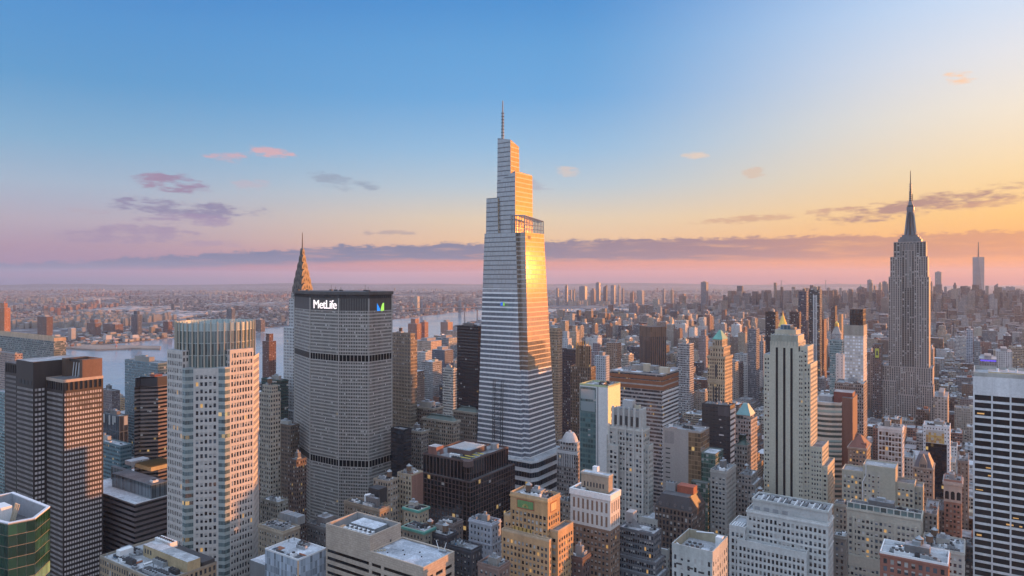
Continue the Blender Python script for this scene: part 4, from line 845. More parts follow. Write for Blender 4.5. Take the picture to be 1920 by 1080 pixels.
# tan stone office with ribbon windows and a sunken roof (front, bottom)
def tan_ribbon():
    z = 372; Xc, Y0 = loc(694, z); X0 = xAtY(611, Y0); H1 = hz(1007, z); X2 = xAtY(794, Y0); z2 = depth(X2, Y0); H2 = hz(1066, z2)
    Y1 = yAtX(752, Xc); Y2 = yAtX(852, X2); wc = (.47,.39,.32); cp = plain(wc, .8, .12, .1)
    def tiles(): 
        m, bb, p = newmat('stone cladding'); tc = bb.n('ShaderNodeTexCoord'); br = bb.n('ShaderNodeTexBrick'); mp = bb.n('ShaderNodeMapping'); mp.inputs['Rotation'].default_value = (R(90), 0, 0)
        uv = bb.n('ShaderNodeUVMap'); bb.nt.links.new(tc.outputs['Object'], mp.inputs[0])
        g = bb.n('ShaderNodeSeparateXYZ'); bb.nt.links.new(tc.outputs['Object'], g.inputs[0]); bb.nt.links.new(bb.xyz(bb.m('ADD', g.outputs[0], g.outputs[1]), g.outputs[2], 0.), br.inputs[0])
        br.inputs['Scale'].default_value = 1; br.inputs['Brick Width'].default_value = 2.6; br.inputs['Row Height'].default_value = 1.25; br.inputs['Mortar Size'].default_value = .04
        br.inputs['Color1'].default_value = (*wc, 1); br.inputs['Color2'].default_value = (wc[0]*.88, wc[1]*.86, wc[2]*.86, 1); br.inputs['Mortar'].default_value = (.2,.16,.13,1)
        bb.put(p.inputs['Base Color'], weather(bb, br.outputs[0], .18)); p.inputs['Roughness'].default_value = .8; return m
    tm_ = tiles(); b = Bld('office_building', 'tan stone-clad office building with long black ribbon windows and a sunken plant roof', (X0+X2)/2, Y0+20); HERO.append((X0, X2, Y0, max(Y1, Y2)))
    fh = 4.1
    # north face: bands of ribbon windows
    ztopw = H2-4.2
    b.wall.prism(rect(X0, Xc, Y0, Y1), ztopw-.0, H1, tm_, sides=[0]); b.wall.prism(rect(X0, Xc, Y0, Y1), H2, H1, tm_, sides=[1]); b.wall.prism(rect(X0, Xc, Y0, Y1), 0, H1, tm_, sides=[2, 3])
    b.wall.prism(rect(Xc, X2, Y0, Y2), ztopw, H2, tm_, sides=[0, 1]); b.wall.prism(rect(Xc, X2, Y0, Y2), 0, H2, tm_, sides=[2])
    xm = Xc+ (X2-Xc)*.24
    for a, c, n_ in ((X0, Xc, 1), (Xc, xm, 1), (xm, X2, 1)): b.geo((a, Y0), (c, Y0), 0, ztopw+.01, tm_, (c-a)-1.6, fh, .985 if a != Xc else .9, .46, .7, .05, .5, BLACKGL)
    b.geo((X2, Y0), (X2, Y2), 0, ztopw+.01, tm_, (Y2-Y0)/3.2, fh, .72, .46, .9, .05, .5, BLACKGL)
    b.part('parapet', lambda mb: ring(mb, rect(X0, Xc, Y0, Y1), H1, H1+.5, .7, cp)); b.part('parapet', lambda mb: ring(mb, rect(Xc+.01, X2, Y0, Y2), H2, H2+.6, .6, cp))
    b.roof.face([(Xc, Y0, H2-.3), (X2, Y0, H2-.3), (X2, Y2, H2-.3), (Xc, Y2, H2-.3)], roofmat((.30,.33,.38), (.55,.58,.64), .8)); b.roof.face([(X0, Y0, H1-5), (Xc, Y0, H1-5), (Xc, Y1, H1-5), (X0, Y1, H1-5)], ROOF)
    b.wall.prism(rect(X0+.7, Xc-.7, Y0+.7, Y1-.7)[::-1], H1-5, H1, plain((.33,.33,.34), .8))
    w = Xc-X0; d = Y1-Y0
    b.part('plant_deck', lambda mb: mb.box(X0+w*.2, X0+w*.75, Y0+d*.5, Y0+d*.92, H1-5, H1-1.2, STEEL, cap=ROOFW))
    for k in range(6): b.part('cooling_unit', lambda mb: unit(mb, X0+w*(.3+.1*k), Y0+d*.28, H1-5, 2.3, 5, 4, WHITE))
    for k in range(4): b.part('cooling_unit', lambda mb: unit(mb, X0+w*(.35+.13*k), Y0+d*.42, H1-5, 2.2, 2.6, 3.4, STEEL))
    b.part('roof_hatch', lambda mb: mb.box(X0+w*.12, X0+w*.24, Y0+d*.2, Y0+d*.4, H1-5, H1-2, plain((.45,.27,.16))))
    b.part('roof_crane', lambda mb: (mb.bar((X2-8, Y2-3, H2-.3), (X2-11, Y2-2, H2+5), .15, WHITE), mb.bar((X2-8, Y2-3, H2+.5), (X2-3, Y2-3, H2+.8), .5, STEEL), mb.bar((X2-5, Y2-3, H2), (X2-4, Y2-2, H2+5), .15, WHITE)))
    for k in range(5): b.part('roof_drain', lambda mb: mb.cyl(Xc+8+k*4.7, Y0+5+(k*7)%11, H2-.3, H2+.2, .4, .4, 8, DARKM))
    b.part('roof_vent', lambda mb: [mb.box(Xc+1+k*1.1, Xc+1.8+k*1.1, Y0+2.5+k*1.1, Y0+3.3+k*1.1, H2-.3, H2+.6, CREAM) for k in range(4)])
    b.part('door', lambda mb: mb.box(Xc-.02, Xc+.08, Y1-9, Y1-7.8, H2-.3, H2+2, DARKM))
    b.done()
tan_ribbon()
b = tower('glass_building', 'low white panelled glass block with bright white flat roof', 497, 559, 612, 1052, 385, FS((.40,.45,.52), 1.9, 3.9, wf=.9, hf=.93, glass=(.34,.40,.48), rough=.25, ior=1.8, blind=0, lit=0), cap=ROOFW, n=4, pent=False, parm=WHITE, par=.9, done=False)
b.part('roof_pit', lambda mb: mb.box(b.x[0]+3, b.x[0]+8, b.x[2]+3, b.x[2]+8, b.x[5]+.02, b.x[5]+.3, RUST)); b.part('corner_trim', lambda mb: mb.box(b.x[1]-.7, b.x[1]+.12, b.x[2]-.1, b.x[2]+.5, 0, b.x[5], plain((.62,.42,.28), .5)))
b.part('ledge', lambda mb: mb.box(b.x[0]-14, b.x[0], b.x[2], b.x[3], 0, b.x[5]-9, STEEL, cap=ROOFW)); b.done()
b_ = tower('office_building', 'concrete-topped building with open roof pit full of cooling units, above white arcaded block', 1260, 1336, 1364, 1052, 300, FS((.44,.45,.44), 3.4, 3.8, wf=.3, hf=.5, amt=.35), n=0, pent=False, cap=ROOF, par=4, seed=3, done=False)
def pit(b):
    x0, x1, y0, y1, z0, z = b.x
    b.wall.prism(rect(x0+.5, x1-.5, y0+.5, y1-.5)[::-1], z, z+3.9, plain((.36,.32,.24), .8))
    for j in range(2):
        for k in range(3): b.part('cooling_unit', lambda mb: unit(mb, x0+5.5+k*2.4, y0+4+j*3.6, z+.02, 2.1, 3.2, 3, STEEL))
    b.part('stair_house', lambda mb: mb.box(x1-6.5, x1-3, y0+2.5, y0+6, z+.02, z+2.6, WHITE, cap=ROOFW)); b.part('stair_house', lambda mb: mb.box(x1-4, x1-1, y1-5, y1-2, z+.02, z+4.5, WHITE))
    b.part('roof_beam', lambda mb: (mb.bar((x0+.5, y0+4, z+3.2), (x0+4, y0+.5, z+3.2), .2, WHITE), mb.bar((x0+4, y1-.6, z+3.4), (x1-6, y1-.6, z+4.4), .2, WHITE)))
    for k in range(3): b.part('wall_slot', lambda mb: mb.box(x0+2+k*5, x0+4.6+k*5, y0-.04, y0+.05, z-5-k*.8, z-4.2-k*.8, DARKM))
    b.done()
pit(b_)
def french():
    b = tower('brick_tower', 'orange brick deco tower with a green faience panel under its roof', 957, 1027, 1039, 941, 392, FS((.50,.30,.15), 3.1, 3.5, wf=.5, hf=.55, tm=8, amt=.3), geo=True, n=7, tk=1, dmax=22, dmin=14, parm=plain((.52,.36,.22)), par=1.6, done=False)
    x0, x1, y0, y1, z0, z = b.x; g = plain((.16,.30,.12), .5, .3, .5); rd = plain((.40,.12,.07)); gd = plain((.6,.4,.12), .4)
    b.part('faience_panel', lambda mb: (mb.box(x0+4.5, x0+16.5, y0-.12, y0, z-7, z-1.6, rd), mb.box(x0+5, x0+16, y0-.2, y0-.12, z-6.5, z-2.1, g), mb.cyl(x0+10.5, y0-.24, z-4.9, z-4.9, .1, .1, 3, gd)))
    b.part('sunburst', lambda mb: [mb.bar((x0+10.5+1.0*cos(pi*k/8), y0-.25, z-5.8+1.0*sin(pi*k/8)), (x0+10.5+2.1*cos(pi*k/8), y0-.25, z-5.8+2.1*sin(pi*k/8)), .13, gd) for k in range(9)])
    b.part('faience_panel', lambda mb: (mb.box(x1, x1+.12, y0+3, y0+10, z-7, z-1.6, rd), mb.box(x1+.12, x1+.2, y0+3.5, y0+9.5, z-6.5, z-2.1, plain((.62,.46,.22), .5, .3, .5))))
    for k in range(10): xx = x0+.6+k*(x1-x0-1.2)/9; b.part('pier', lambda mb: mb.box(xx-.35, xx+.35, y0-.3, y0, 0, z-8, plain((.50,.32,.18))))
    fs = FS((.50,.31,.17), 3.1, 3.5, wf=.5, hf=.55, tm=3)
    for dx, dz, ya, yb in ((5.5, 17, 1, 16), (-1, 17, 0, 1)):
        pass
    P_ = rect(x1, x1+5.5, y0+2, y0+20); b.body(P_, 0, z-17, fs, geo=(0, 1), parm=plain((.5,.36,.24)))
    P_ = rect(x0-6, x0, y0+2, y0+20); b.body(P_, 0, z-14, fs, geo=(0,), parm=plain((.5,.36,.24)))
    P_ = rect(x0-4, x1+3, y0-3.5, y0-.35); b.body(P_, 0, z-21, fs, geo=(0, 1), parm=plain((.52,.38,.26)))
    b.part('tiled_panel', lambda mb: mb.box(x0+2, x0+15, y0-.3, y0-.01, z-20.9, z-18, plain((.56,.36,.12))))
    b.done(lit=.015, blind=.35)
french()
def banded():
    b = tower('brick_tower', 'brown brick tower with a white terracotta band and cornice below its penthouse', 1070, 1144, 1162, 932, 430, FS((.25,.165,.12), 3.2, 3.7, wf=.5, hf=.55, tm=22, amt=.2), geo=True, n=2, pent=False, done=False, dmax=26, par=0)
    x0, x1, y0, y1, z0, z = b.x; wh = plain((.62,.61,.59), .7, .12); ws = FS((.62,.60,.57), 3.2, 6.2, wf=.45, hf=.78, tm=2.4, em=1)
    for a, c in (((x0-.15, y0-.15), (x1+.15, y0-.15)), ((x1+.15, y0-.15), (x1+.15, y1+.1))): b.geo(a, c, z-21, z, wh, 3.2, 8.6, .45, .74, 1, 3, .3)
    b.part('cornice', lambda mb: (ring(mb, rect(x0-.6, x1+.6, y0-.6, y1+.6), z-2.4, z+1.2, 1.4, plain((.78,.78,.78), .6, .08)),))
    br = FS((.36,.27,.19), 3., 4, wf=.3, hf=.5); px0, px1 = x0+4, x1-6
    b.part('penthouse', lambda mb: mb.prism(rect(x0+5, x1-3.5, y0+5, y1-3), z+.01, z+11, plain((.36,.29,.22), .8, .2), cap=ROOFW))
    for k in range(7): b.part('penthouse_window', lambda mb: mb.box(x0+7+k*2.2, x0+8+k*2.2, y0+4.93, y0+5, z+2.5, z+5.5, DARKM))
    b.part('penthouse_cornice', lambda mb: ring(mb, rect(x0+4.7, x1-3.2, y0+4.7, y1-2.7), z+10.2, z+11.4, .6, plain((.45,.42,.38)))); b.part('stair_house', lambda mb: mb.box(x0+11, x0+14.5, y0+9, y0+12, z+11, z+14.5, WHITE))
    b.done(lit=.02, blind=.4)
banded()
def deco_white():
    b = tower('deco_tower', 'pale grey deco tower with fluted crown, its edge touched by orange sun', 1141, 1206, 1218, 808, 505, FS((.47,.465,.44), 3.1, 3.7, wf=.55, hf=.55, tm=2, amt=.25), geo=True, n=0, pent=False, done=False, dmax=20, par=1)
    x0, x1, y0, y1, z0, z = b.x; cp = plain((.50,.49,.47), .75, .15); w = x1-x0
    for k in range(5): xx = x0+w*(.02+.24*k); b.part('pier', lambda mb: mb.box(xx-.55, xx+.55, y0-.6, y0, 0, z+2.5, cp))
    b.part('crown', lambda mb: mb.prism(rect(x0+3, x1-3, y0+1.5, y1-1), z+.01, z+14, plain((.36,.35,.34), .8), cap=ROOF))
    for k in range(6): xx = x0+3+(w-6)*k/5; b.part('crown_flute', lambda mb: mb.cyl(xx, y0+1.4, z+.01, z+15.5, 1.1, .9, 10, cp))
    for k in range(5): xx = x0+3+(w-6)*(k+.5)/5; b.part('crown_window', lambda mb: mb.box(xx-.9, xx+.9, y0+1.2, y0+1.45, z+2, z+9, DARKM))
    for k in range(5): yy = y0+1.5+(y1-y0-2.5)*k/4; b.part('crown_flute', lambda mb: mb.cyl(x1-3, yy, z+.01, z+15, .9, .8, 10, cp))
    b.part('crown_plant', lambda mb: mb.box(x0+9, x0+17, y0+5, y0+11, z+14, z+20, plain((.42,.42,.43), .6), cap=ROOFG)); b.part('cooling_unit', lambda mb: unit(mb, x0+20, y0+8, z+14, 4, 3, 3, CREAM))
    fs = FS((.46,.455,.43), 3.1, 3.7, wf=.55, hf=.55, tm=2)
    b.body(rect(x0-2.6, x0, y0+2, y1), 0, z-8, fs, geo=(0,)); b.body(rect(x1, x1+3, y0+3, y1), 0, z-12, fs, geo=(0, 1)); b.body(rect(x0+1, x0+9, y0-2.5, y0-.6), 0, z-14, fs, geo=(0, 1))
    b.body(rect(x1-1, x1+13, y0-5, y1), 0, z-62, fs, geo=(0, 1), cap=ROOFW); b.body(rect(x1+10, x1+22, y0-9, y1), 0, z-80, fs, geo=(0, 1), cap=ROOFW); HERO.append((x1, x1+26, y0-10, y1))
    b.done(lit=.03, blind=.35)
deco_white()
b = tower('stepped_building', 'dark glass ziggurat office block with grey grid, stepping down below the deco tower', 1160, 1226, 1240, 1003, 440, FS((.16,.17,.19), 1.8, 3.8, wf=.78, hf=.6, tm=.6, em=.3), geo=True, n=3, pent=False, done=False, dmax=20, cap=ROOFG, par=.6)
x0, x1, y0, y1, z0, z = b.x
for k in range(1, 5): b.body(rect(x0-2*k, x1+2.2*k, y0-2.2*k, y1), 0, z-9-8*k, FS((.16,.17,.19), 1.8, 3.8, wf=.78, hf=.6, tm=.6, em=.3), geo=(0, 1), cap=ROOFG, par=.6)
b.part('roof_fin', lambda mb: mb.face([(x0+5, y0+6, z), (x0+14, y0+6, z), (x0+8, y0+6, z+6)], STEEL)); b.part('mechanical_penthouse', lambda mb: mb.box(x0+1, x0+6, y0+9, y0+16, z, z+8, plain((.42,.43,.44)))); b.done(lit=.03, blind=.1)
def mansard():
    b = tower('mansard_building', 'dark old building with a slate mansard roof and round dormers', 1228, 1297, 1322, 962, 480, FS((.13,.095,.08), 3.2, 4., wf=.45, hf=.6), n=0, pent=False, done=False, dmax=30, par=.5)
    x0, x1, y0, y1, z0, z = b.x; sl = plain((.05,.045,.05), .6, .25)
    b.part('mansard_roof', lambda mb: mb.prism(rect(x0, x1, y0, y1), z+.01, z+9, sl, top=rect(x0+3.5, x1-3.5, y0+3.5, y1-3.5), cap=ROOFD))
    for k in range(5): b.part('dormer', lambda mb: (mb.box(x0+3+k*5.4, x0+4.6+k*5.4, y0+.6, y0+2.6, z+1.2, z+3.4, plain((.15,.13,.13))), mb.cyl(x0+3.8+k*5.4, y0+1.6, z+3.4, z+4.1, .85, .3, 10, sl)))
    b.part('rooftop_unit', lambda mb: mb.box(x0+12, x0+24, y0+12, y0+20, z+9, z+14, plain((.36,.10,.06), .7))); b.part('cooling_unit', lambda mb: unit(mb, x0+7, y0+14, z+9, 7, 4, 6, STEEL)); b.done(lit=.04)
mansard()
def classical():
    wc = (.50,.505,.50); fs = FS(wc, 2.6, 3.8, wf=.5, hf=.58, tm=2, amt=.22)
    b = tower('stone_building', 'white stone building with rows of black windows and a long junk-covered flat roof', 1400, 1553, 1562, 985, 372, fs, geo=True, n=0, pent=False, done=False, dmax=22, dmin=16, cap=ROOFG, par=1)
    x0, x1, y0, y1, z0, z = b.x; cp = plain((.46,.47,.47), .8, .2)
    b.part('attic_storey', lambda mb: mb.prism(rect(x0+3, x1-.5, y0+1.5, y1-1), z+.01, z+6.5, cp, cap=ROOF)); b.part('attic_cornice', lambda mb: ring(mb, rect(x0+2.6, x1, y0+1.1, y1), z+6, z+7.2, .6, plain((.5,.51,.5))))
    for k in range(13): b.part('roof_frame', lambda mb: mb.bar((x0+4+k*3, y0+1.5, z+6.5), (x0+5.6+k*3, y0+4.5, z+9.2), .22, WHITE if k % 3 else DARKM))
    for k in range(8): b.part('cooling_unit', lambda mb: unit(mb, x0+6+k*4.6, y0+7, z+6.5, 3.2, 3, 1.6, STEEL if k % 2 else WHITE))
    for k in range(4): b.part('louvre', lambda mb: mb.box(x0+4+k*5, x0+7+k*5, y0+1.4, y0+1.5, z+1, z+3, plain((.3,.31,.33))))
    b.body(rect(x0-9, x0, y0-3, y1), 0, z-10, fs, geo=(0,), cap=ROOFG); b.body(rect(x0-4, x1-10, y0-5, y0-.5), 0, z-16.5, fs, geo=(0, 1), cap=ROOFG); HERO.append((x0-12, x1, y0-6, y1))
    b.part('terrace_skylight', lambda mb: [mb.box(x0-8+k*1.4, x0-7.2+k*1.4, y0-2, y0+5, z-10, z-9, WHITE) for k in range(5)]); b.done(lit=.01, blind=.12)
classical()
def beige_lit():
    fs = FS((.43,.40,.34), 2.9, 3.75, wf=.52, hf=.5, tm=5, amt=.25)
    b = tower('apartment_building', 'beige office block with scattered yellow lit windows and a pale railing round its roof', 1588, 1727, 1733, 975, 425, fs, geo=True, n=9, tk=0, dmax=20, dmin=14, done=False, cap=ROOFD, par=.4)
    x0, x1, y0, y1, z0, z = b.x; cp = plain((.52,.53,.50), .7, .12)
    n = 11
    for k in range(n): xx = x0+(x1-x0)*k/n; b.part('railing', lambda mb: (mb.box(xx, xx+.5, y0-.2, y0+.3, z+.4, z+4, cp), mb.box(xx+.5, xx+(x1-x0)/n, y0-.2, y0+.2, z+3.5, z+4, cp), mb.box(xx+.5, xx+(x1-x0)/n, y0+.3, y0+.36, z+.4, z+3.5, facade((.3,.33,.33), (.10,.15,.15), .9, .9, 0, 0))))
    for k in range(4): xx = x0+4+k*11.5; b.part('pier', lambda mb: mb.box(xx-.6, xx+.6, y0-.5, y0, 0, z-5, plain((.45,.42,.36))))
    b.body(rect(x0-1, x0+22, y0-2.5, y0-.52), 0, z-30, fs, geo=(0, 1)); b.done(lit=.09, blind=.35)
beige_lit()
def beige_wall():
    fs = FS((.43,.40,.33), 2.9, 3.7, wf=.5, hf=.52, tm=2, amt=.25)
    b = tower('brick_building', 'beige setback building with a big blank wall and an orange-lit edge', 1618, 1679, 1683, 881, 505, dict(fs, m=plain((.42,.40,.33), .8, .18)), n=0, pent=False, done=False, dmax=26, dmin=18, cap=ROOFG, par=1)
    x0, x1, y0, y1, z0, z = b.x; b.geo((x0, y0-.06), (x0+8.5, y0-.06), 0, z-3, plain((.44,.42,.36)), 2.8, 3.7, .5, .55, .4, 2, .05); b.geo((x0+9, y0-.06), (x0+11.5, y0-.06), 0, z-3, plain((.44,.42,.36)), 2.5, 3.7, .45, .5, .2, 2, .05)
    b.part('drain_pipe', lambda mb: (mb.bar((x0-.2, y0-.3, 0), (x0-.2, y0-.3, z-12), .25, WHITE), mb.bar((x0-.2, y0-.3, z-12), (x0+2, y0-.3, z-7), .25, WHITE), mb.bar((x0+2, y0-.3, z-7), (x0+2, y0-.3, z+.6), .25, WHITE)))
    b.body(rect(x0-14.5, x0, y0+1, y1), 0, z-6, fs, geo=(0,)); b.body(rect(x1, x1+12, y0+2, y1), 0, z-10, fs, geo=(0, 1)); b.body(rect(x1+6, x1+17, y0+5, y1), 0, z-12, fs, geo=(0, 1)); HERO.append((x0-16, x1+18, y0, y1))
    b.body(rect(x0+11, x1+8, y0-3, y0-.1), 0, z-30, dict(fs, wf=.3, hf=.4), geo=(0,)); b.done(lit=.05, blind=.35)
beige_wall()
tower('brick_building', 'red brick building with pale parapet and a wooden roof tank, at the lowest edge', 1650, 1778, 1786, 1062, 335, FS((.28,.12,.09), 3.6, 3.8, wf=.45, hf=.62, tm=1.5), geo=True, n=7, tk=1, cap=ROOFG, dmax=20, dmin=15, parm=WHITE)
tower('stone_building', 'low beige building crowded with roof tanks and ducts beside the white ribbon-window tower', 1728, 1808, 1812, 1040, 400, FS((.43,.40,.36), 3, 3.8, wf=.5, hf=.5), geo=True, n=14, tk=2, cap=ROOFG, dmax=26, dmin=24, par=1)
tower('brick_building', 'narrow dark gap building between roof tanks and white ribbon-window tower', 1810, 1828, 1830, 1030, 470, FS((.10,.09,.09)), n=2, dmax=20)
tower('hotel_tower', 'slim grey tower with a stepped attic, just right of the green glass steps', 1332, 1362, 1380, 887, 520, FS((.36,.34,.32), 2.8, 3.7, wf=.55, hf=.5, tm=3), geo=True, n=6, tk=0, cap=ROOFG, dmax=40)
def blank_slab():
    b = tower('office_building', 'grey concrete slab with a blank wall and a copper-tinted glass end', 1243, 1314, 1316, 812, 575, FS((.38,.345,.335), 3, 3.8, wf=.3, hf=.2, blind=0, lit=0), n=6, pent=False, done=False, dmax=26, dmin=22)
    x0, x1, y0, y1, z0, z = b.x; b.wall = MB(); cp = plain((.40,.36,.35), .8, .12); w = x1-x0
    b.wall.prism(rect(x0, x1, y0, y1), 0, z, cp, sides=[0, 2, 3]); b.geo((x1, y0), (x1, y1), 0, z, plain((.3,.22,.15)), 2.6, 3.8, .9, .8, .2, .4, .1, glassy((.22,.11,.05), .12, 2.2, 'copper glass'))
    b.part('glass_end', lambda mb: mb.box(x1-w*.32, x1+.05, y0-.12, y0, 0, z-.5, facade((.26,.17,.10), (.16,.10,.06), .9, .8, .01, 0, .12, 2.1), bw=3, fh=3.8))
    b.part('dark_panel', lambda mb: mb.box(x0+1.5, x0+w*.3, y0-.1, y0, z-12, z-1.5, plain((.27,.25,.25))))
    for k in range(16): b.part('slot_window', lambda mb: mb.box(x0+2.5, x0+6.5, y0-.06, y0+.01, z-17-k*4.1, z-16-k*4.1, DARKM))
    gs = FS((.16,.20,.19), 2.2, 3.8, wf=.92, hf=.8, glass=(.06,.12,.10), ior=2.1, tm=.4, em=.2)
    b.body(rect(x1+.1, x1+12, y0+1, y1), 0, z-17, gs, geo=(), cap=ROOFW); b.body(rect(x1-6, x1+8, y0-6, y0-.15), 0, z-40, gs, geo=(), cap=ROOFG); b.done(blind=.05)
blank_slab()
def striped_dark():
    b = tower('office_tower', 'near-black slab tower with white stripes down its sunlit side, below the green pyramid', 1316, 1369, 1378, 763, 630, FS((.055,.05,.055), 4, 3.8, wf=.8, hf=.12, lit=.0, blind=.0, wallrough=.5), n=5, dmax=34, pent=False, done=False)
    x0, x1, y0, y1, z0, z = b.x
    for k in range(22): b.part('white_band', lambda mb: mb.box(x1, x1+.25, y0+.5, y1, z-6-k*5.0, z-3.2-k*5.0, WHITE))
    b.part('wall_patch', lambda mb: mb.box(x0+15, x1-.4, y0-.1, y0, z-9, z-.5, plain((.10,.09,.10)))); 
    for k in range(9): b.part('slot_window', lambda mb: mb.box(x0+16+(k % 2), x0+18+(k % 3)*1.2, y0-.08, y0+.01, z-13-k*7, z-12-k*7, PALEGL))
    b.done()
striped_dark()
def pyramid_tower():
    b = tower('stone_tower', 'tan stone tower with a green copper pyramid roof, its sunset side lit orange', 1327, 1359, 1373, 672, 720, FS((.42,.33,.23), 2.6, 3.8, wf=.42, hf=.55, tm=4, lit=.01), n=0, pent=False, done=False, dmax=34, par=1.2)
    x0, x1, y0, y1, z0, z = b.x; st = plain((.40,.32,.23), .8, .2); w = x1-x0; d = y1-y0
    b.part('cornice', lambda mb: ring(mb, rect(x0-.7, x1+.7, y0-.7, y1+.7), z-1, z+1.6, 1.4, st))
    F2 = facade((.42,.33,.24), (.02,.02,.025), .4, .6)
    b.part('upper_tier', lambda mb: mb.prism(rect(x0+1.8, x1-1.8, y0+1.8, y1-1.8), z+.01, z+11, F2, 2.8, 5.5, cap=ROOFG)); b.part('cornice', lambda mb: ring(mb, rect(x0+1.3, x1-1.3, y0+1.3, y1-1.3), z+9.5, z+11.5, .9, st))
    b.part('belvedere', lambda mb: mb.prism(rect(x0+4, x1-4, y0+4, y1-4), z+11, z+19, F2, 2.6, 8, cap=ROOFG))
    b.part('pyramid_roof', lambda mb: (mb.prism(rect(x0+3.4, x1-3.4, y0+3.4, y1-3.4), z+19, z+28.5, COPPER, top=rect(x0+w/2-.8, x0+w/2+.8, y0+d/2-.8, y0+d/2+.8), cap=COPPER), mb.bar((x0+w/2, y0+d/2, z+28), (x0+w/2, y0+d/2, z+32), .2, DARKM)))
    b.part('tall_arch_window', lambda mb: [mb.box(x0+w/2-1.2, x0+w/2+1.2, y0-.05, y0+.02, z-20, z-7, DARKM)]); b.part('cornice', lambda mb: ring(mb, rect(x0-.4, x1+.4, y0-.4, y1+.4), z-26, z-24, .8, st))
    for k in range(3): b.part('window_strip', lambda mb: mb.box(x0+w*.3+k*w*.16, x0+w*.3+k*w*.16+1.5, y0-.05, y0+.02, 20, z-30, DARKM))
    b.done()
pyramid_tower()
def teal_white():
    b = tower('office_tower', 'slim tower of teal glass and white panels with a pale yellow sunlit side', 1087, 1140, 1163, 727, 565, FS((.60,.60,.58), 3, 3.8, wf=.2, hf=.3, lit=0, blind=0), n=8, dmax=30, pent=False, done=False, cap=ROOFG, par=1.5, parm=plain((.45,.5,.3)))
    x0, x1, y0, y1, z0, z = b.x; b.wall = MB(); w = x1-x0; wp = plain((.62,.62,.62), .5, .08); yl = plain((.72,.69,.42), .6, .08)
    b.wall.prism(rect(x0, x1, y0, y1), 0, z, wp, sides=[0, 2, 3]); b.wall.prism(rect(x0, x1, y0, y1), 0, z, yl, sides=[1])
    b.part('glass_wall', lambda mb: mb.box(x0+.3, x0+w*.58, y0-.15, y0, 0, z-1, facade((.11,.17,.17), (.07,.13,.14), .86, .62, .01, .05, .12, 2.1, spandrel=(.10,.17,.17)), bw=2.4, fh=4.2))
    for k in range(2): b.part('reflective_panel', lambda mb: mb.box(x0+1.2, x0+w*.55, y0-.25, y0-.15, z-11-k*10, z-3-k*10, glassy((.25,.33,.36), .08, 2.4, 'reflective panel')))
    for k in range(18): b.part('slot_window', lambda mb: mb.box(x1, x1+.08, y0+6+(k % 3)*4.5, y0+7.2+(k % 3)*4.5, z-20-(k//3)*5, z-17-(k//3)*5, DARKM))
    b.part('steel_column', lambda mb: mb.box(x0+w*.62, x0+w*.66, y0-.2, y0, 0, z, STEEL)); b.done()
teal_white()
b = tower('office_block', 'broad office block with striped white floors and a rust-brown top', 1143, 1242, 1272, 703, 700, FS((.42,.40,.40), 1.7, 3.9, wf=1., hf=.56, glass=(.05,.055,.065), lit=.01, blind=.15, blindcol=(.30,.28,.28)), n=5, cap=ROOFW, dmax=70, done=False, par=.8)
x0, x1, y0, y1, z0, z = b.x
for a in (2.2, 7.0, 12.2): b.part('rust_band', lambda mb: ring(mb, rect(x0-.12, x1+.12, y0-.12, y1+.12), z-a-3.6, z-a, .3, plain((.27,.115,.06), .6, .15)))
for k in range(24): b.part('white_band', lambda mb: mb.box(x1, x1+.2, y0, y1, z-19-k*4.1, z-17.2-k*4.1, WHITE))
b.part('stair_house', lambda mb: mb.box(x0+32, x0+38, y0+14, y0+20, z, z+8, CREAM)); b.part('stair_house', lambda mb: mb.box(x0+50, x0+60, y0+12, y0+18, z, z+6, CREAM)); b.done()
b = tower('granite_building', 'dark red granite block with chamfered corner and black glass, crowded plant on its roof', 793, 878, 953, 868, 548, FS((.115,.075,.07), 4.2, 15., wf=.66, hf=.97, glass=(.01,.01,.013), lit=.006, blind=.03, split=.0), n=7, cap=ROOF, dmax=62, done=False, par=1.6, pent=False)
x0, x1, y0, y1, z0, z = b.x; gr = plain((.115,.075,.07), .7, .2); FB = facade((.10,.065,.06), (.008,.008,.011), .72, .86, .012, .02)
b.body(rect(x0-3, x1+5, y0-4, y1+3), 0, z-14, FS((.10,.065,.06), 4.2, 3.8, wf=.74, hf=.8, glass=(.008,.008,.011), lit=.008, blind=.02), par=.8, cap=ROOFD)
b.part('corner_bay', lambda mb: mb.cyl(x1-1, y0+1, z-13, z-3, 3.4, 3.4, 10, FB, bw=2, fh=5)); b.part('corner_bay', lambda mb: mb.cyl(x1-1, y0+1, z-2.9, z+1.6, 4.2, 4.2, 8, gr))
b.part('brick_stair_house', lambda mb: mb.box(x0+3, x0+12, y0+3, y0+12, z, z+7, plain((.24,.12,.10)), cap=ROOFG)); b.part('skylight', lambda mb: (mb.box(x0+13, x0+36, y0+16, y0+40, z, z+4.5, gr, cap=STEEL), [mb.box(x0+14+k*2.4, x0+15.4+k*2.4, y0+16.5, y0+39, z+4.5, z+5.1, plain((.42,.50,.55), .4)) for k in range(9)]))
b.part('duct', lambda mb: [mb.cyl(x0+24+2*k, y0+7, z, z+3, 1.2, 1.2, 12, WHITE) for k in range(5)]); b.part('yellow_rail', lambda mb: [mb.bar((x1-14, y0+8+k*6, z+1), (x1-4, y0+8+k*6, z+1), .25, plain((.6,.5,.1))) for k in range(4)])
b.part('roof_tank', lambda mb: mb.cyl(x1-8, y1-9, z, z+5, 3.5, 3.5, 16, STEEL)); b.done()
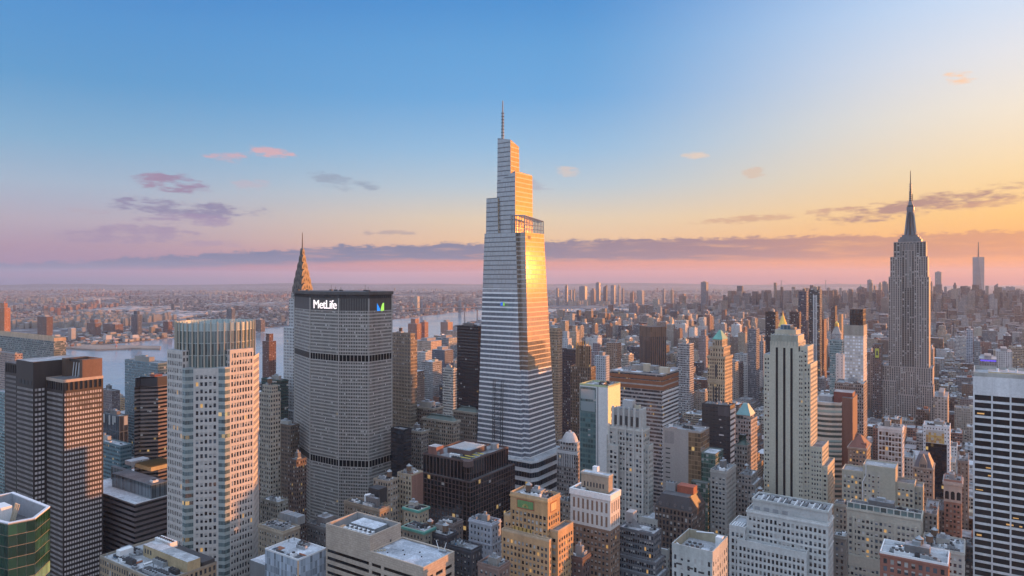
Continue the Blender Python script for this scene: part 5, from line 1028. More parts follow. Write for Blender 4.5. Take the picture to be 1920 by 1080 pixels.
# stone group left of the glass skyscraper
tower('stone_tower', 'tall tan stone tower with a gothic crown, right behind the broad grey slab', 733, 770, 779, 640, 720, FS((.33,.27,.21), 2.5, 3.7, wf=.42, hf=.55, lit=.003, blind=.12), dmax=40, n=2, tk=1, tiers=((1, 1, 1, 2, 7),), parm=plain((.3,.25,.2)))
tower('office_tower', 'plain black slab tower hard left of the tapering glass skyscraper', 857, 897, 903, 614, 850, FS((.03,.022,.026), 3, 3.8, wf=.6, hf=.4, lit=.012, blind=.03, glass=(.012,.012,.015)), dmax=40, n=2, cap=ROOFD)
for nm, lb, xl, xc, xr, yt, z, col, cp_ in (('stone_building', 'brown stone hotel with a green hipped roof, below the black slab tower', 793, 850, 862, 793, 660, (.30,.25,.20), 1), ('stone_building', 'brown stone wing with a green roof touching the glass skyscraper', 850, 893, 897, 776, 690, (.27,.22,.185), 1),
    ('stone_building', 'brown stone block with white roof plant, between tan gothic tower and green-roofed hotel', 762, 812, 830, 768, 720, (.25,.205,.175), 0), ('stone_building', 'grey-brown stone building with tall pilasters, left behind the dark granite block', 758, 790, 800, 812, 640, (.26,.225,.20), 0)):
    b = tower(nm, lb, xl, xc, xr, yt, z, FS(col, 2.7, 3.8, wf=.42, hf=.55, blind=.15), n=0 if cp_ else 7, pent=not cp_, done=False, dmax=40, tk=0)
    x0, x1, y0, y1, z0, zz = b.x; b.part('cornice', lambda mb: ring(mb, rect(x0-.8, x1+.8, y0-.8, y1+.8), zz-1, zz+1.2, 1.2, plain((.33,.29,.24))))
    if cp_: b.part('hipped_roof', lambda mb: mb.prism(rect(x0+1, x1-1, y0+1, y1-1), zz+.01, zz+5, plain((.13,.17,.16), .7, .3), top=rect(x0+6, x1-6, y0+6, y1-6), cap=plain((.13,.17,.16), .7, .3)))
    b.done()
tower('office_tower', 'white gridded slim office tower between the gothic stone tower and black slab', 830, 850, 858, 693, 1000, FS((.48,.46,.42), 2.6, 3.8, wf=.6, hf=.5), n=2, dmax=30)
tower('office_building', 'short black glass slab at the foot of the broad grey slab', 733, 757, 760, 808, 610, FS((.02,.02,.025), 2, 3.8, wf=.8, hf=.7, lit=.004, blind=0), n=1, dmax=20, pent=False)
# left: behind bronze and octagon
tower('glass_tower', 'blue-grey glass tower with thin balconies standing before the river', 234, 296, 301, 683, 900, FS((.17,.23,.26), 3, 3.6, wf=.9, hf=.66, glass=(.05,.09,.11), ior=2.0, blind=.06), n=4, dmax=20, dmin=16)
def hexa():
    z = 700; xa, ya = loc(276, z); x0 = xAtY(252, ya-14) ; b = Bld('striped_tower', 'dark tower of zigzag plan with brown and black floor stripes', xa-8, ya+8)
    P_ = [(x0, ya-14), (xa-4, ya-6), (xa+4, ya-9), (xa+15, ya+3), (xa+15, ya+25), (x0, ya+25)]; H = hz(722, z); HERO.append((x0, xa+16, ya-15, ya+26))
    m = facade((.21,.165,.15), (.008,.008,.01), 1., .52, .003, .02, wob=.006); b.wall.prism(P_, 0, H, m, 2, 3.9); b.roof.face([(*p, H) for p in P_], ROOFD)
    b.part('dark_crown', lambda mb: mb.prism([((x-xa)*.94+xa, (y-ya)*.94+ya) for x, y in P_], H+.01, H+9, plain((.045,.04,.045), .7), cap=ROOF)); b.part('red_stair_house', lambda mb: mb.box(xa+3, xa+12, ya+1, ya+9, H, H+11, plain((.23,.08,.06)))); b.part('cooling_unit', lambda mb: unit(mb, xa-7, ya+8, H+9, 5, 3, 2)); b.done()
hexa()
b = tower('office_building', 'low brown striped office block with bright white roof and a glass penthouse', 150, 253, 322, 946, 470, FS((.20,.165,.165), 2, 3.5, wf=1., hf=.45, glass=(.006,.006,.008), lit=.002, blind=0, rough=.2), cap=ROOFW, n=0, pent=False, done=False, dmax=70, par=.5, parm=WHITE)
x0, x1, y0, y1, z0, z = b.x; GP = facade((.20,.24,.26), (.08,.11,.13), .92, .9, .02, 0)
b.part('glass_penthouse', lambda mb: (mb.prism([(x0+2, y0+21), (x0+22, y0+21), (x0+22, y0+12), (x1-1, y0+12), (x1-1, y1-2), (x0+2, y1-2)], z+.01, z+10, GP, 1.8, 10, cap=ROOFD)))
b.part('sawtooth_roof', lambda mb: [mb.face([(x0+20+k*2.2, y0+30, z+13), (x0+22.2+k*2.2, y0+30, z+13.8), (x0+22.2+k*2.2, y0+50, z+13.8), (x0+20+k*2.2, y0+50, z+13)], STEEL) for k in range(10)]+[mb.box(x0+20, x0+42, y0+30, y0+50, z+10, z+12.9, plain((.5,.40,.22)))])
for k in range(4): b.part('cooling_unit', lambda mb: unit(mb, x0+8+k*5, y0+38, z+10, 4, 3, 2))
b.part('plant_screen', lambda mb: mb.box(x0+5, x0+14, y0+30, y0+44, z+10, z+13, plain((.4,.4,.42)))); b.part('roof_duct', lambda mb: unit(mb, x1-7, y0+17, z+10, 4, 4, 1.5, WHITE)); b.done()
b = tower('stone_building', 'ornate brown building whose roof is crowded with white cooling plant, below the striped block', 187, 300, 322, 1096, 335, FS((.33,.25,.17), 2.8, 3.8, wf=.42, hf=.58), n=16, tk=0, cap=ROOFG, dmax=34, dmin=30, parm=plain((.30,.26,.21)), pent=False, done=False)
x0, x1, y0, y1, z0, z = b.x
for k in range(7): b.part('cooling_unit', lambda mb: unit(mb, x0+13+k*2.2, y1-5, z+3, 2, 4, 3, WHITE))
b.part('plant_deck', lambda mb: mb.box(x0+11, x1, y1-8, y1-1, z, z+3, DARKM)); b.part('penthouse', lambda mb: mb.box(x0+17, x1, y0+14, y1-9, z, z+6, plain((.42,.33,.2)), cap=ROOFG)); b.part('plant_box', lambda mb: mb.box(x0+7, x0+11, y0+5, y0+12, z, z+4, WHITE)); b.part('plant_box', lambda mb: mb.box(x0+3, x0+6, y0+9, y0+14, z, z+3, STEEL))
for k in range(4): b.part('roof_pipe', lambda mb: mb.bar((x0+5, y0+6+k*3.5, z+1), (x0+16, y0+7+k*3.5, z+1.4), .35, STEEL))
for k in range(3): b.part('penthouse_window', lambda mb: mb.box(x0+18.5+k*2.6, x0+19.8+k*2.6, y0+13.94, y0+14, z+2, z+4.4, DARKM))
b.done()
tower('office_building', 'blue glass mid-rise with a flat grey roof and warm lights, right of bronze tower', 150, 226, 235, 838, 640, FS((.12,.19,.22), 2.4, 3.7, wf=.9, hf=.5, glass=(.03,.07,.09), lit=.05, blind=.05), n=3, dmax=45, cap=ROOFG)
tower('brick_tower', 'brown brick apartment slab with a mast billboard frame on its roof, beside bronze tower', 186, 210, 214, 735, 900, FS((.20,.16,.16), 2.8, 3.2, wf=.4, hf=.4), n=1, dmax=20)
tower('office_building', 'tan low building with a flat roof in front of the river', 208, 233, 240, 748, 1150, FS((.42,.30,.17)), n=2, dmax=30)
tower('office_building', 'dark columned building with a flat blue-grey roof near the river', 190, 224, 230, 782, 820, FS((.07,.09,.11), 5, 20, wf=.8, hf=.95), n=1, dmax=30, cap=ROOFG)
tower('glass_slab', 'long glass slab with a tan top storey at the river edge', -40, 101, 103, 640, 1250, FS((.18,.20,.19), 2.5, 3.8, wf=.95, hf=.6, glass=(.08,.11,.11), ior=2.1), n=0, pent=False, dmax=24, dmin=20, cap=CREAM, par=6, parm=plain((.48,.36,.26)))
tower('brick_building', 'pinkish brick block in front of the long glass slab', -60, 28, 34, 665, 1050, FS((.38,.27,.23), 2.6, 3.4, wf=.5, hf=.45), n=2, dmax=30)
tower('office_building', 'pale teal building at the frame edge beside bronze tower', -40, 9, 13, 738, 760, FS((.20,.28,.29), wf=.8, hf=.5), n=2, dmax=20)
tower('glass_building', 'dark green glass office block half hidden behind the octagonal tower', 490, 527, 534, 715, 800, FS((.03,.07,.065), 3, 3.8, wf=.9, hf=.75, glass=(.012,.03,.03), lit=.01), n=3, dmax=30)
tower('stone_tower', 'slim cream stone tower with a notched top, right of the octagonal tower', 487, 507, 513, 740, 570, FS((.40,.37,.31), 2.6, 3.7, wf=.45, hf=.5), n=1, tk=1, dmax=24, tiers=((1, 1, 2, 2, 6),))
tower('brick_tower', 'dark brown brick tower wedged between cream stone tower and broad slab', 511, 545, 556, 800, 640, FS((.15,.11,.085), 2.5, 3.6, wf=.4, hf=.5, lit=.02), n=3, tk=1, dmax=40)
tower('brick_tower', 'lower dark brick tower left of the broad slab with lit windows', 540, 556, 560, 865, 560, FS((.14,.10,.085), 2.5, 3.6, wf=.4, hf=.5, lit=.05), n=1, dmax=30)
# right of the glass skyscraper
tower('stone_tower', 'thin tan stone tower squeezed against the glass skyscraper', 1024, 1047, 1051, 622, 900, FS((.40,.30,.21), 2.4, 3.6, wf=.4, hf=.5), n=0, pent=False, dmax=40, tiers=((1, 1, 1, 1, 3),))
tower('brick_tower', 'dark maroon office tower beside the gold-finned deco tower', 1049, 1078, 1082, 657, 960, FS((.09,.06,.065), 2.8, 3.7, wf=.5, hf=.5, lit=.01), n=2, dmax=40)
def finned():
    b = tower('deco_tower', 'brown deco tower with golden fins rising over its crown', 1070, 1108, 1117, 690, 800, FS((.22,.16,.115), 2.5, 3.7, wf=.4, hf=.8), n=0, pent=False, done=False, dmax=40)
    x0, x1, y0, y1, z0, z = b.x; m = FS((.24,.17,.12), 2.4, 3.7, wf=.4, hf=.8)['m']
    b.part('upper_tier', lambda mb: mb.prism(rect(x0+5, x1-2, y0+3, y1-8), z, hz(650, 800), m, 2.4, 3.7, cap=ROOFD))
    for k in range(6): xx = x0+6+k*3.1; b.part('gold_fin', lambda mb: (mb.box(xx-.4, xx+.4, y0+2.4, y0+3.6, z, hz(648, 800), plain((.30,.21,.13))), mb.cyl(xx, y0+3, hz(648, 800), hz(640, 800), .6, .1, 6, GOLD)))
    b.done()
finned()
def dome():
    b = tower('stone_building', 'grey stone building with columns and a white stepped dome', 1044, 1084, 1092, 850, 640, FS((.27,.24,.23), 2.8, 3.8, wf=.45, hf=.55), n=0, pent=False, done=False, dmax=30)
    x0, x1, y0, y1, z0, z = b.x; wp = plain((.55,.54,.55), .6, .15)
    b.part('colonnade', lambda mb: [mb.cyl(x0+1+k*1.9, y0-.5, z-14, z-2, .5, .45, 8, wp) for k in range(10)]); b.part('entablature', lambda mb: mb.box(x0-.3, x1+.3, y0-1.2, y0-.01, z-2, z+.5, wp))
    b.part('attic', lambda mb: mb.prism(rect(x0+2, x1-2, y0+2, y1-2), z+.01, z+9, facade((.55,.54,.54), wf=.4, hf=.5), 3, 4.5, cap=ROOFG)); b.part('dome', lambda mb: (mb.cyl((x0+x1)/2, (y0+y1)/2, z+9, z+13, 8, 6.5, 16, wp), mb.cyl((x0+x1)/2, (y0+y1)/2, z+13, z+17, 6.5, 4, 16, wp), mb.cyl((x0+x1)/2, (y0+y1)/2, z+17, z+19, 1.5, 1.2, 10, wp))); b.done()
dome()
def brown_slab():
    z = 1250; cx, cy = loc(1224, z+20); H = hz(613, z); b = Bld('office_tower', 'brown brick tower turned diagonally with vertical dark window strips and a plain cap', cx, cy); HERO.append((cx-25, cx+25, cy-25, cy+25)); r = 24.5
    a0 = R(45+24); P_ = [(cx+r*1.0*cos(R(-135-34+90*i)), cy+r*1.0*sin(R(-135-34+90*i))) for i in range(4)]
    m = facade((.21,.125,.085), (.02,.022,.03), .62, 1., 0, 0, .15, 1.8); b.wall.prism(P_, 0, H-18, m, 4.6, 12); b.wall.prism(P_, H-18, H, facade((.19,.115,.08), (.12,.075,.055), .4, 1., 0, 0, .7, 1.4, wob=0), 4.6, 12); b.roof.face([(*p, H) for p in P_], ROOFD); b.done()
brown_slab()
tower('office_tower', 'white gridded office tower standing right of the diagonal brown tower', 1271, 1293, 1301, 646, 1150, FS((.44,.42,.42), 2.8, 3.7, wf=.6, hf=.55), n=2, dmax=50)
b = tower('office_tower', 'grey setback tower with a teal pyramid cap beside the black striped slab', 1379, 1408, 1420, 790, 660, FS((.38,.35,.35), 2.8, 3.8, wf=.5, hf=.55), n=0, pent=False, dmax=34, done=False)
x0, x1, y0, y1, z0, z = b.x; tp = plain((.16,.34,.36), .45, .15)
b.part('glass_storey', lambda mb: mb.prism(rect(x0+1, x1-1, y0+1, y1-6), z, z+5, facade((.4,.38,.38), (.04,.06,.07), .9, .6), 3, 5)); b.part('pyramid_roof', lambda mb: mb.prism(rect(x0, x1-.5, y0+.5, y1-5), z+5, z+15, tp, top=rect((x0+x1)/2-2, (x0+x1)/2+2, (y0+y1)/2-4, (y0+y1)/2), cap=tp)); b.done()
b = tower('stone_building', 'brown-grey stone tower with a dark green pyramid top, below the teal capped tower', 1377, 1401, 1408, 838, 600, FS((.28,.24,.22), 2.7, 3.8, wf=.48, hf=.52), n=0, pent=False, dmax=26, done=False)
x0, x1, y0, y1, z0, z = b.x; b.part('pyramid_roof', lambda mb: mb.prism(rect(x0+1, x1-1, y0+1, y1-1), z+.01, z+9, plain((.08,.13,.12), .6, .2), top=rect(x0+8, x1-8, y0+8, y1-8), cap=ROOFD)); b.done()
tower('stone_building', 'brown-grey stone mid-rise with pale flat roof, stepped below the dark green pyramid', 1378, 1414, 1430, 912, 545, FS((.27,.235,.22), 2.7, 3.7, wf=.46, hf=.52), n=4, tk=1, dmax=40, cap=ROOFW, tiers=((2, 3, 3, 4, 6),))
tower('stone_building', 'low grey building squeezed against the black-striped cream tower', 1405, 1432, 1436, 935, 520, FS((.34,.31,.29), 2.7, 3.7, wf=.46, hf=.52), n=4, tk=1, dmax=40, cap=ROOFG)
def curved():
    b = Bld('office_building', 'curved office building with pale floor bands and teal ribbon glass', -10, 660); z = 650; xa, Y0 = loc(1510, z); xb = xAtY(1578, Y0); H = hz(752, z); n = 12; HERO.append((xa, xb+12, Y0-8, Y0+32))
    arc = [(xa+(xb-xa)*k/n, Y0-6*sin(pi*k/n)) for k in range(n+1)]; P_ = arc+[(xb, Y0+30), (xa, Y0+30)]
    b.wall.prism(P_, 0, H, facade((.52,.50,.45), (.045,.09,.095), 1., .52, .03, .2, .15, 1.9, blindcol=(.25,.38,.38)), 2.2, 4.5); b.roof.face([(*p, H) for p in P_], ROOFG); ring(b.par, P_, H+.002, H+1.5, .5, plain((.5,.48,.44)))
    xs = xAtY(1600, Y0+6); b.part('brick_core', lambda mb: mb.box(xb+.02, xs, Y0+2, Y0+32, 0, H+6, plain((.17,.095,.08), .8, .25), cap=ROOFD)); b.part('brick_core', lambda mb: mb.box(xb-8, xb+8, Y0+8, Y0+24, H+.02, H+10, plain((.20,.07,.06), .8, .2), cap=ROOFG))
    b.part('mechanical_penthouse', lambda mb: mb.box(xa+10, xa+22, Y0+8, Y0+20, H, H+5, STEEL)); b.done()
curved()
def grid_white():
    b = tower('office_tower', 'white tower of bright reflective window grid with a dark brown cap', 1583, 1619, 1626, 612, 900, FS((.50,.47,.44), 3.6, 4.2, wf=.72, hf=.52, glass=(.62,.64,.68), lit=0, blind=0, rough=.2, ior=2.4), n=0, pent=False, done=False, dmax=34, dmin=24)
    x0, x1, y0, y1, z0, z = b.x; b.part('stone_top', lambda mb: ring(mb, rect(x0-.2, x1+.2, y0-.2, y1+.2), z-12, z+1, .5, plain((.34,.31,.27), .8))); b.part('dark_cap', lambda mb: mb.prism(rect(x0+6, x1-1, y0+4, y1-3), z, hz(580, 905), facade((.05,.035,.035), (.015,.012,.015), .6, .7, 0, 0), 4, 8, cap=ROOFD)); b.done()
grid_white()
tower('stone_building', 'broad brown stone base with arched attic, in front of the bright window-grid tower', 1565, 1619, 1626, 722, 880, FS((.27,.22,.20), 2.7, 3.9, wf=.5, hf=.6), n=4, dmax=44, dmin=30, cap=ROOFG, parm=plain((.3,.25,.22)))
tower('glass_building', 'pale teal glass mid-rise left of the bright window-grid tower', 1556, 1580, 1584, 640, 1050, FS((.22,.31,.33), 2.6, 3.6, wf=.9, hf=.6, glass=(.10,.17,.19), ior=2.1), n=1, dmax=30)
tower('office_building', 'blank white party wall building beside the teal glass mid-rise', 1567, 1582, 1585, 666, 960, FS((.66,.66,.67), 5, 4, wf=.2, hf=.2, lit=0, blind=0), n=1, dmax=20, pent=False)
tower('office_tower', 'white framed grid tower with square black windows and a brown penthouse', 1646, 1692, 1697, 806, 660, FS((.68,.66,.66), 3.4, 4.7, wf=.68, hf=.68, tm=3), geo=True, n=4, dmax=20, dmin=14, cap=ROOFG, par=1.5, done=True, tiers=())
def brown_pent():
    z = 690; x0, y0 = loc(1653, z); x1 = xAtY(1688, y0); b = Bld('brick_building', 'brown brick block with cluttered roof showing just above the white framed grid tower', (x0+x1)/2, y0+8); H = hz(786, z); HERO.append((x0, x1, y0, y0+18)); b.body(rect(x0, x1, y0, y0+18), 0, H, FS((.17,.12,.09), wf=.2, hf=.3)); clutter(b, x0, x1, y0, y0+18, H, 5, 0, 3, False); b.done()
brown_pent()
def pyr_brown():
    b = tower('stone_building', 'brown stone building with a red-brown pyramid roof and arcaded top floor', 1590, 1625, 1634, 843, 590, FS((.27,.22,.19), 2.8, 3.8, wf=.48, hf=.52, tm=1), geo=True, n=0, pent=False, done=False, dmax=26, par=.5)
    x0, x1, y0, y1, z0, z = b.x; rf = plain((.20,.10,.085), .8, .25); b.part('cornice', lambda mb: ring(mb, rect(x0-.6, x1+.6, y0-.6, y1+.6), z-1, z+.6, 1, plain((.33,.28,.25)))); b.part('pyramid_roof', lambda mb: mb.prism(rect(x0, x1, y0, y1), z+.6, z+10, rf, top=rect(x0+7, x0+9, y0+8, y0+12), cap=rf)); b.part('dormer', lambda mb: mb.box(x0+10, x0+14, y0+2.5, y0+6, z+.6, z+4.5, rf)); b.done(lit=.02)
pyr_brown()
def mosaic():
    b = tower('office_tower', 'black glass tower framed in white with an orange mosaic panel at its top', 1731, 1781, 1787, 803, 700, FS((.66,.66,.68), 3, 4, wf=.3, hf=.3, lit=0, blind=0), n=5, dmax=24, dmin=18, done=False, cap=ROOFG)
    x0, x1, y0, y1, z0, z = b.x; b.part('glass_wall', lambda mb: mb.box(x0+2.2, x1-2.6, y0-.15, y0, 0, z-17, facade((.02,.02,.028), (.012,.012,.018), .9, .85, .008, 0), bw=2.2, fh=3.8)); r = random.Random(5); cols = [plain(c, .6, .1) for c in ((.52,.30,.10), (.60,.42,.16), (.42,.24,.12), (.50,.48,.46))]
    b.part('mosaic_panel', lambda mb: [mb.box(x0+2.4+k*2.3, x0+4.6+k*2.3, y0-.12, y0, z-16.5+j*2.6, z-14+j*2.6, cols[r.choice((0, 1, 2, 3)) if j < 4 else 3]) for k in range(int((x1-x0-5)/2.3)) for j in range(5)]); b.done()
mosaic()
def gothic():
    b = tower('stone_building', 'grey-brown gothic building with a steep gable between slate roofs', 1712, 1750, 1754, 880, 570, FS((.31,.265,.235), 2.6, 3.7, wf=.48, hf=.55, tm=1), geo=True, n=0, pent=False, done=False, dmax=24, dmin=16, par=.3)
    x0, x1, y0, y1, z0, z = b.x; w = x1-x0; cp = plain((.31,.265,.235)); sl = plain((.14,.13,.15), .7, .2)
    b.part('slate_roof', lambda mb: mb.prism(rect(x0+.5, x1-.5, y0+1, y1), z+.3, z+10, sl, top=rect(x0+4, x1-4, y0+7, y1-5), cap=sl)); b.part('gable', lambda mb: (mb.prism([(x0+w*.3, y0-.1), (x0+w*.7, y0-.1), (x0+w*.7, y0+5), (x0+w*.3, y0+5)], z, z+4, cp), mb.prism([(x0+w*.3, y0-.1), (x0+w*.7, y0-.1), (x0+w*.7, y0+5), (x0+w*.3, y0+5)], z+4, z+11, cp, top=[(x0+w*.49, y0-.1), (x0+w*.51, y0-.1), (x0+w*.51, y0+5), (x0+w*.49, y0+5)]))); b.part('gable_window', lambda mb: [mb.box(x0+w*(.4+.1*k)-.5, x0+w*(.4+.1*k)+.5, y0-.18, y0-.1, z+.5, z+3, DARKM) for k in range(3)]); b.done(lit=.02)
gothic()
def arched():
    b = tower('brick_tower', 'slim pink brick tower with a white top storey of three arches', 1770, 1803, 1808, 905, 530, FS((.30,.19,.165), 3.0, 3.9, wf=.5, hf=.5, tm=17), geo=True, n=3, tk=0, done=False, dmax=20, dmin=14)
    x0, x1, y0, y1, z0, z = b.x; wp = plain((.46,.43,.42), .7, .2); w = x1-x0
    b.part('arcade_storey', lambda mb: mb.box(x0-.25, x1+.25, y0-.25, y0-.01, z-16, z-3, wp)); b.part('cornice', lambda mb: ring(mb, rect(x0-.9, x1+.9, y0-.9, y1+.9), z-3, z-.5, 1.2, wp))
    for k in range(3): cxx = x0+w*(k+.5)/3; b.part('arch_window', lambda mb: mb.face([(cxx-1.3, y0-.27, z-14), (cxx+1.3, y0-.27, z-14)]+[(cxx+1.3*cos(pi*i/8), y0-.27, z-9+1.3*sin(pi*i/8)) for i in range(9)], GLS[0]))
    b.done(lit=.03)
arched()
tower('brick_building', 'brown brick block with water tank left of the white ribbon-window tower', 1795, 1816, 1826, 868, 600, FS((.24,.20,.175), 2.8, 3.7, wf=.3, hf=.4), n=4, tk=1, dmax=40)
# towers south, behind
tower('glass_tower', 'dark blue glass tower with clipped top, twin of the white-striped dark tower', 1497, 1512, 1517, 547, 1500, FS((.10,.10,.13), 3, 3.8, wf=.9, hf=.6, glass=(.05,.06,.09), ior=2.1), n=1, dmax=30, dmin=20)
b = tower('glass_tower', 'tall dark tower with one white vertical stripe and an orange sunlit edge', 1516, 1537, 1541, 544, 1430, FS((.09,.095,.10), 3, 3.8, wf=.9, hf=.6, glass=(.035,.045,.05), ior=2.), n=2, dmax=40, dmin=25, done=False)
x0, x1, y0, y1, z0, z = b.x; b.part('white_stripe', lambda mb: [mb.box(x0+9+k*3, x0+10.2+k*3, y0-.2, y0, 20, z-10, WHITE) for k in range(3)]); b.done()
tower('office_tower', 'dark brown slab with an even roofline behind the cream striped tower', 1480, 1499, 1502, 586, 1350, FS((.12,.075,.07), 3, 3.7, wf=.5, hf=.5), n=1, dmax=30)
tower('office_tower', 'black narrow slab left of the gilded pyramid', 1435, 1454, 1459, 586, 1250, FS((.05,.045,.05), 3, 3.7, wf=.5, hf=.5), n=1, dmax=40)
tower('brick_tower', 'reddish tower tight behind the white-striped dark tower', 1538, 1545, 1550, 600, 1500, FS((.20,.11,.085), 3, 3.7, wf=.4, hf=.5), n=1, dmax=40)
def gold_pyramid():
    z = 1721; cx, cy = loc(1468, z); b = Bld('stone_tower', 'stone tower with a bright gilded pyramid roof', cx, cy); s = 13; H = hz(612, z); HERO.append((cx-20, cx+20, cy-20, cy+20)); b.wall.prism(rect(cx-16, cx+16, cy-16, cy+16), 0, H-12, facade(LIME), 3, 4); b.roof.face([(*p, H-12) for p in rect(cx-16, cx+16, cy-16, cy+16)], ROOFG)
    b.part('upper_tier', lambda mb: mb.prism(rect(cx-s, cx+s, cy-s, cy+s), H-12, H, facade(LIME), 3, 4, cap=ROOFG)); b.part('gilded_pyramid', lambda mb: (mb.cyl(cx, cy, H, hz(592, z), 12, 2.6, 8, GOLD), mb.cyl(cx, cy, hz(592, z), hz(582, z), 1.8, .2, 8, GOLD))); b.done()
gold_pyramid()
def clock():
    z = 1950; cx, cy = loc(1569, z); b = Bld('stone_tower', 'grey clock-tower shaped stone tower with a gilded cupola', cx, cy); H = hz(625, z); HERO.append((cx-14, cx+14, cy-14, cy+14)); b.wall.prism(rect(cx-12, cx+12, cy-12, cy+12), 0, H, facade(GREYC), 3, 4); b.roof.face([(*p, H) for p in rect(cx-12, cx+12, cy-12, cy+12)], ROOFG)
    b.part('pyramid_roof', lambda mb: mb.prism(rect(cx-11, cx+11, cy-11, cy+11), H, hz(612, z), plain((.33,.31,.3)), top=rect(cx-4, cx+4, cy-4, cy+4), cap=ROOFG)); b.part('cupola', lambda mb: (mb.cyl(cx, cy, hz(612, z), hz(606, z), 5, 5, 10, GOLD), mb.cyl(cx, cy, hz(606, z), hz(602, z), 5, .3, 10, GOLD))); b.done()
clock()
tower('office_tower', 'slim dark slab rising behind the gilded cupola', 1558, 1566, 1571, 574, 2150, FS((.07,.05,.05), 3, 3.7, wf=.5, hf=.5), n=0, pent=False, dmax=30)
tower('apartment_tower', 'slim tan tower to the right of the slim dark slab', 1572, 1578, 1582, 590, 2000, FS((.40,.28,.18), 3, 3.4, wf=.4, hf=.5), n=0, pent=False, dmax=30)
tower('glass_tower', 'grey curtain wall tower with a slanted roof between pyramid tower and striped tower', 1402, 1418, 1424, 618, 1350, FS((.24,.24,.26), 2.8, 3.7, wf=.8, hf=.6, glass=(.10,.11,.13), ior=2.), n=1, dmax=40)
# low roofs around the foot of the broad slab and the granite block
low = [('brick_building', 'tan brick loft with a blank red-brown side wall and roof tanks', 745, 771, 793, 893, 515, (.42,.34,.25), 1, 5), ('brick_building', 'narrow tan loft with a grey rooftop shed beside the blank red-brown wall', 700, 727, 746, 905, 500, (.36,.30,.24), 1, 4),
 ('stone_building', 'dark low building with black roof and bent white ducts, at the broad slab foot', 645, 712, 726, 958, 470, (.28,.23,.18), 0, 7), ('stone_building', 'flat-roofed stone building with a teal copper cornice', 755, 795, 816, 1000, 420, (.33,.29,.24), 0, 6),
 ('brick_building', 'low tan corner house with two stair towers by the copper cornice', 757, 785, 797, 960, 455, (.44,.37,.28), 0, 5), ('brick_building', 'grey-brown low block in front of the granite block', 822, 850, 864, 985, 450, (.21,.175,.165), 0, 4),
 ('brick_building', 'black brick house with two round wooden roof tanks', 792, 838, 850, 1008, 420, (.07,.065,.075), 2, 5), ('brick_building', 'black brick building with tall roof plant, next to the pale grey stepped house', 840, 884, 896, 1035, 395, (.06,.062,.075), 0, 4),
 ('apartment_building', 'pale grey stepped apartment house with small square windows', 879, 922, 938, 985, 430, (.44,.46,.52), 0, 4), ('stone_building', 'grey low building with long louvred plant units on its black roof', 484, 530, 562, 1000, 425, (.33,.28,.22), 0, 12),
 ('brick_building', 'brown low block between orange deco tower and pale apartment house', 896, 935, 948, 1068, 350, (.22,.15,.13), 0, 6), ('stone_building', 'brown stone mid-rise with curved grey plant on top, right behind the orange deco tower', 1038, 1072, 1078, 945, 480, (.25,.215,.18), 0, 7),
 ('brick_building', 'small dark brick house at the foot of the banded brown tower', 1064, 1092, 1098, 1050, 400, (.13,.085,.08), 0, 4), ('stone_building', 'flat grey roofed building right below the glass skyscraper base', 1000, 1042, 1060, 935, 575, (.20,.19,.18), 0, 8),
 ('stone_building', 'flat-roofed grey building behind the white panelled block', 575, 618, 655, 995, 440, (.16,.15,.15), 0, 9), ('stone_building', 'dark stone mid-rise right of the octagonal tower with a lit yellow window', 488, 520, 527, 945, 520, (.27,.25,.21), 0, 3),
 ('brick_building', 'small cream house behind the tan ribbon-window office', 690, 722, 733, 1000, 440, (.40,.34,.25), 1, 3), ('stone_building', 'beige mid-rise behind the beige lit block, left half', 1564, 1590, 1592, 950, 470, (.33,.30,.26), 0, 4),
 ('brick_building', 'dark blue roofed narrow building left of the beige lit block', 1562, 1586, 1589, 1010, 420, (.22,.2,.18), 0, 2), ('stone_building', 'grey blank-walled building with a roof shed, right of beige lit block', 1733, 1757, 1762, 968, 500, (.30,.28,.26), 0, 3),
 ('brick_building', 'dim brown block deep between arched tower and gothic gable', 1752, 1772, 1776, 960, 600, (.14,.12,.11), 0, 3), ('stone_building', 'white roofed low house in front of the mosaic-topped tower', 1690, 1712, 1716, 860, 700, (.55,.54,.53), 0, 2)]
for i, (nm, lb, xl, xc, xr, yt, z, col, tk, n) in enumerate(low):
    b = tower(nm, lb, xl, xc, xr, yt, z, FS(col, 3, 3.7, wf=.4, hf=.52, tm=1.6, blind=.3), geo=z < 480, n=n, tk=tk, dmax=40, seed=i+9, cap=(ROOFG, ROOF, ROOFD)[i % 3], done=False, pent=i % 2 == 0)
    x0, x1, y0, y1, z0, zz = b.x
    if 'copper cornice' in lb: b.part('copper_cornice', lambda mb: ring(mb, rect(x0-.8, x1+.8, y0-.8, y1+.8), zz-.6, zz+.9, 1.2, COPPER))
    if 'blank red-brown side' in lb: b.part('blank_wall', lambda mb: mb.box(x1, x1+.1, y0+.5, y1, 0, zz, plain((.26,.14,.11)))); b.part('white_ducts', lambda mb: [mb.cyl(x0-1, y0+3+k*1.2, zz-25, zz-10, .6, .6, 8, WHITE) for k in range(4)])
    if 'louvred' in lb: b.part('louvred_plant', lambda mb: [mb.box(x0+3+k*3.6, x0+6.2+k*3.6, y0+14, y0+20, zz, zz+5, STEEL) for k in range(5)])
    if 'bent white' in lb: b.part('bent_duct', lambda mb: (mb.bar((x0+16, y0+5, zz), (x0+16, y0+5, zz+6), .7, WHITE), mb.bar((x0+16, y0+5, zz+6), (x0+20, y0+6, zz+7), .7, WHITE))); b.part('black_plant', lambda mb: mb.box(x0+14, x0+24, y0+10, y0+18, zz, zz+10, DARKM))
    b.done()
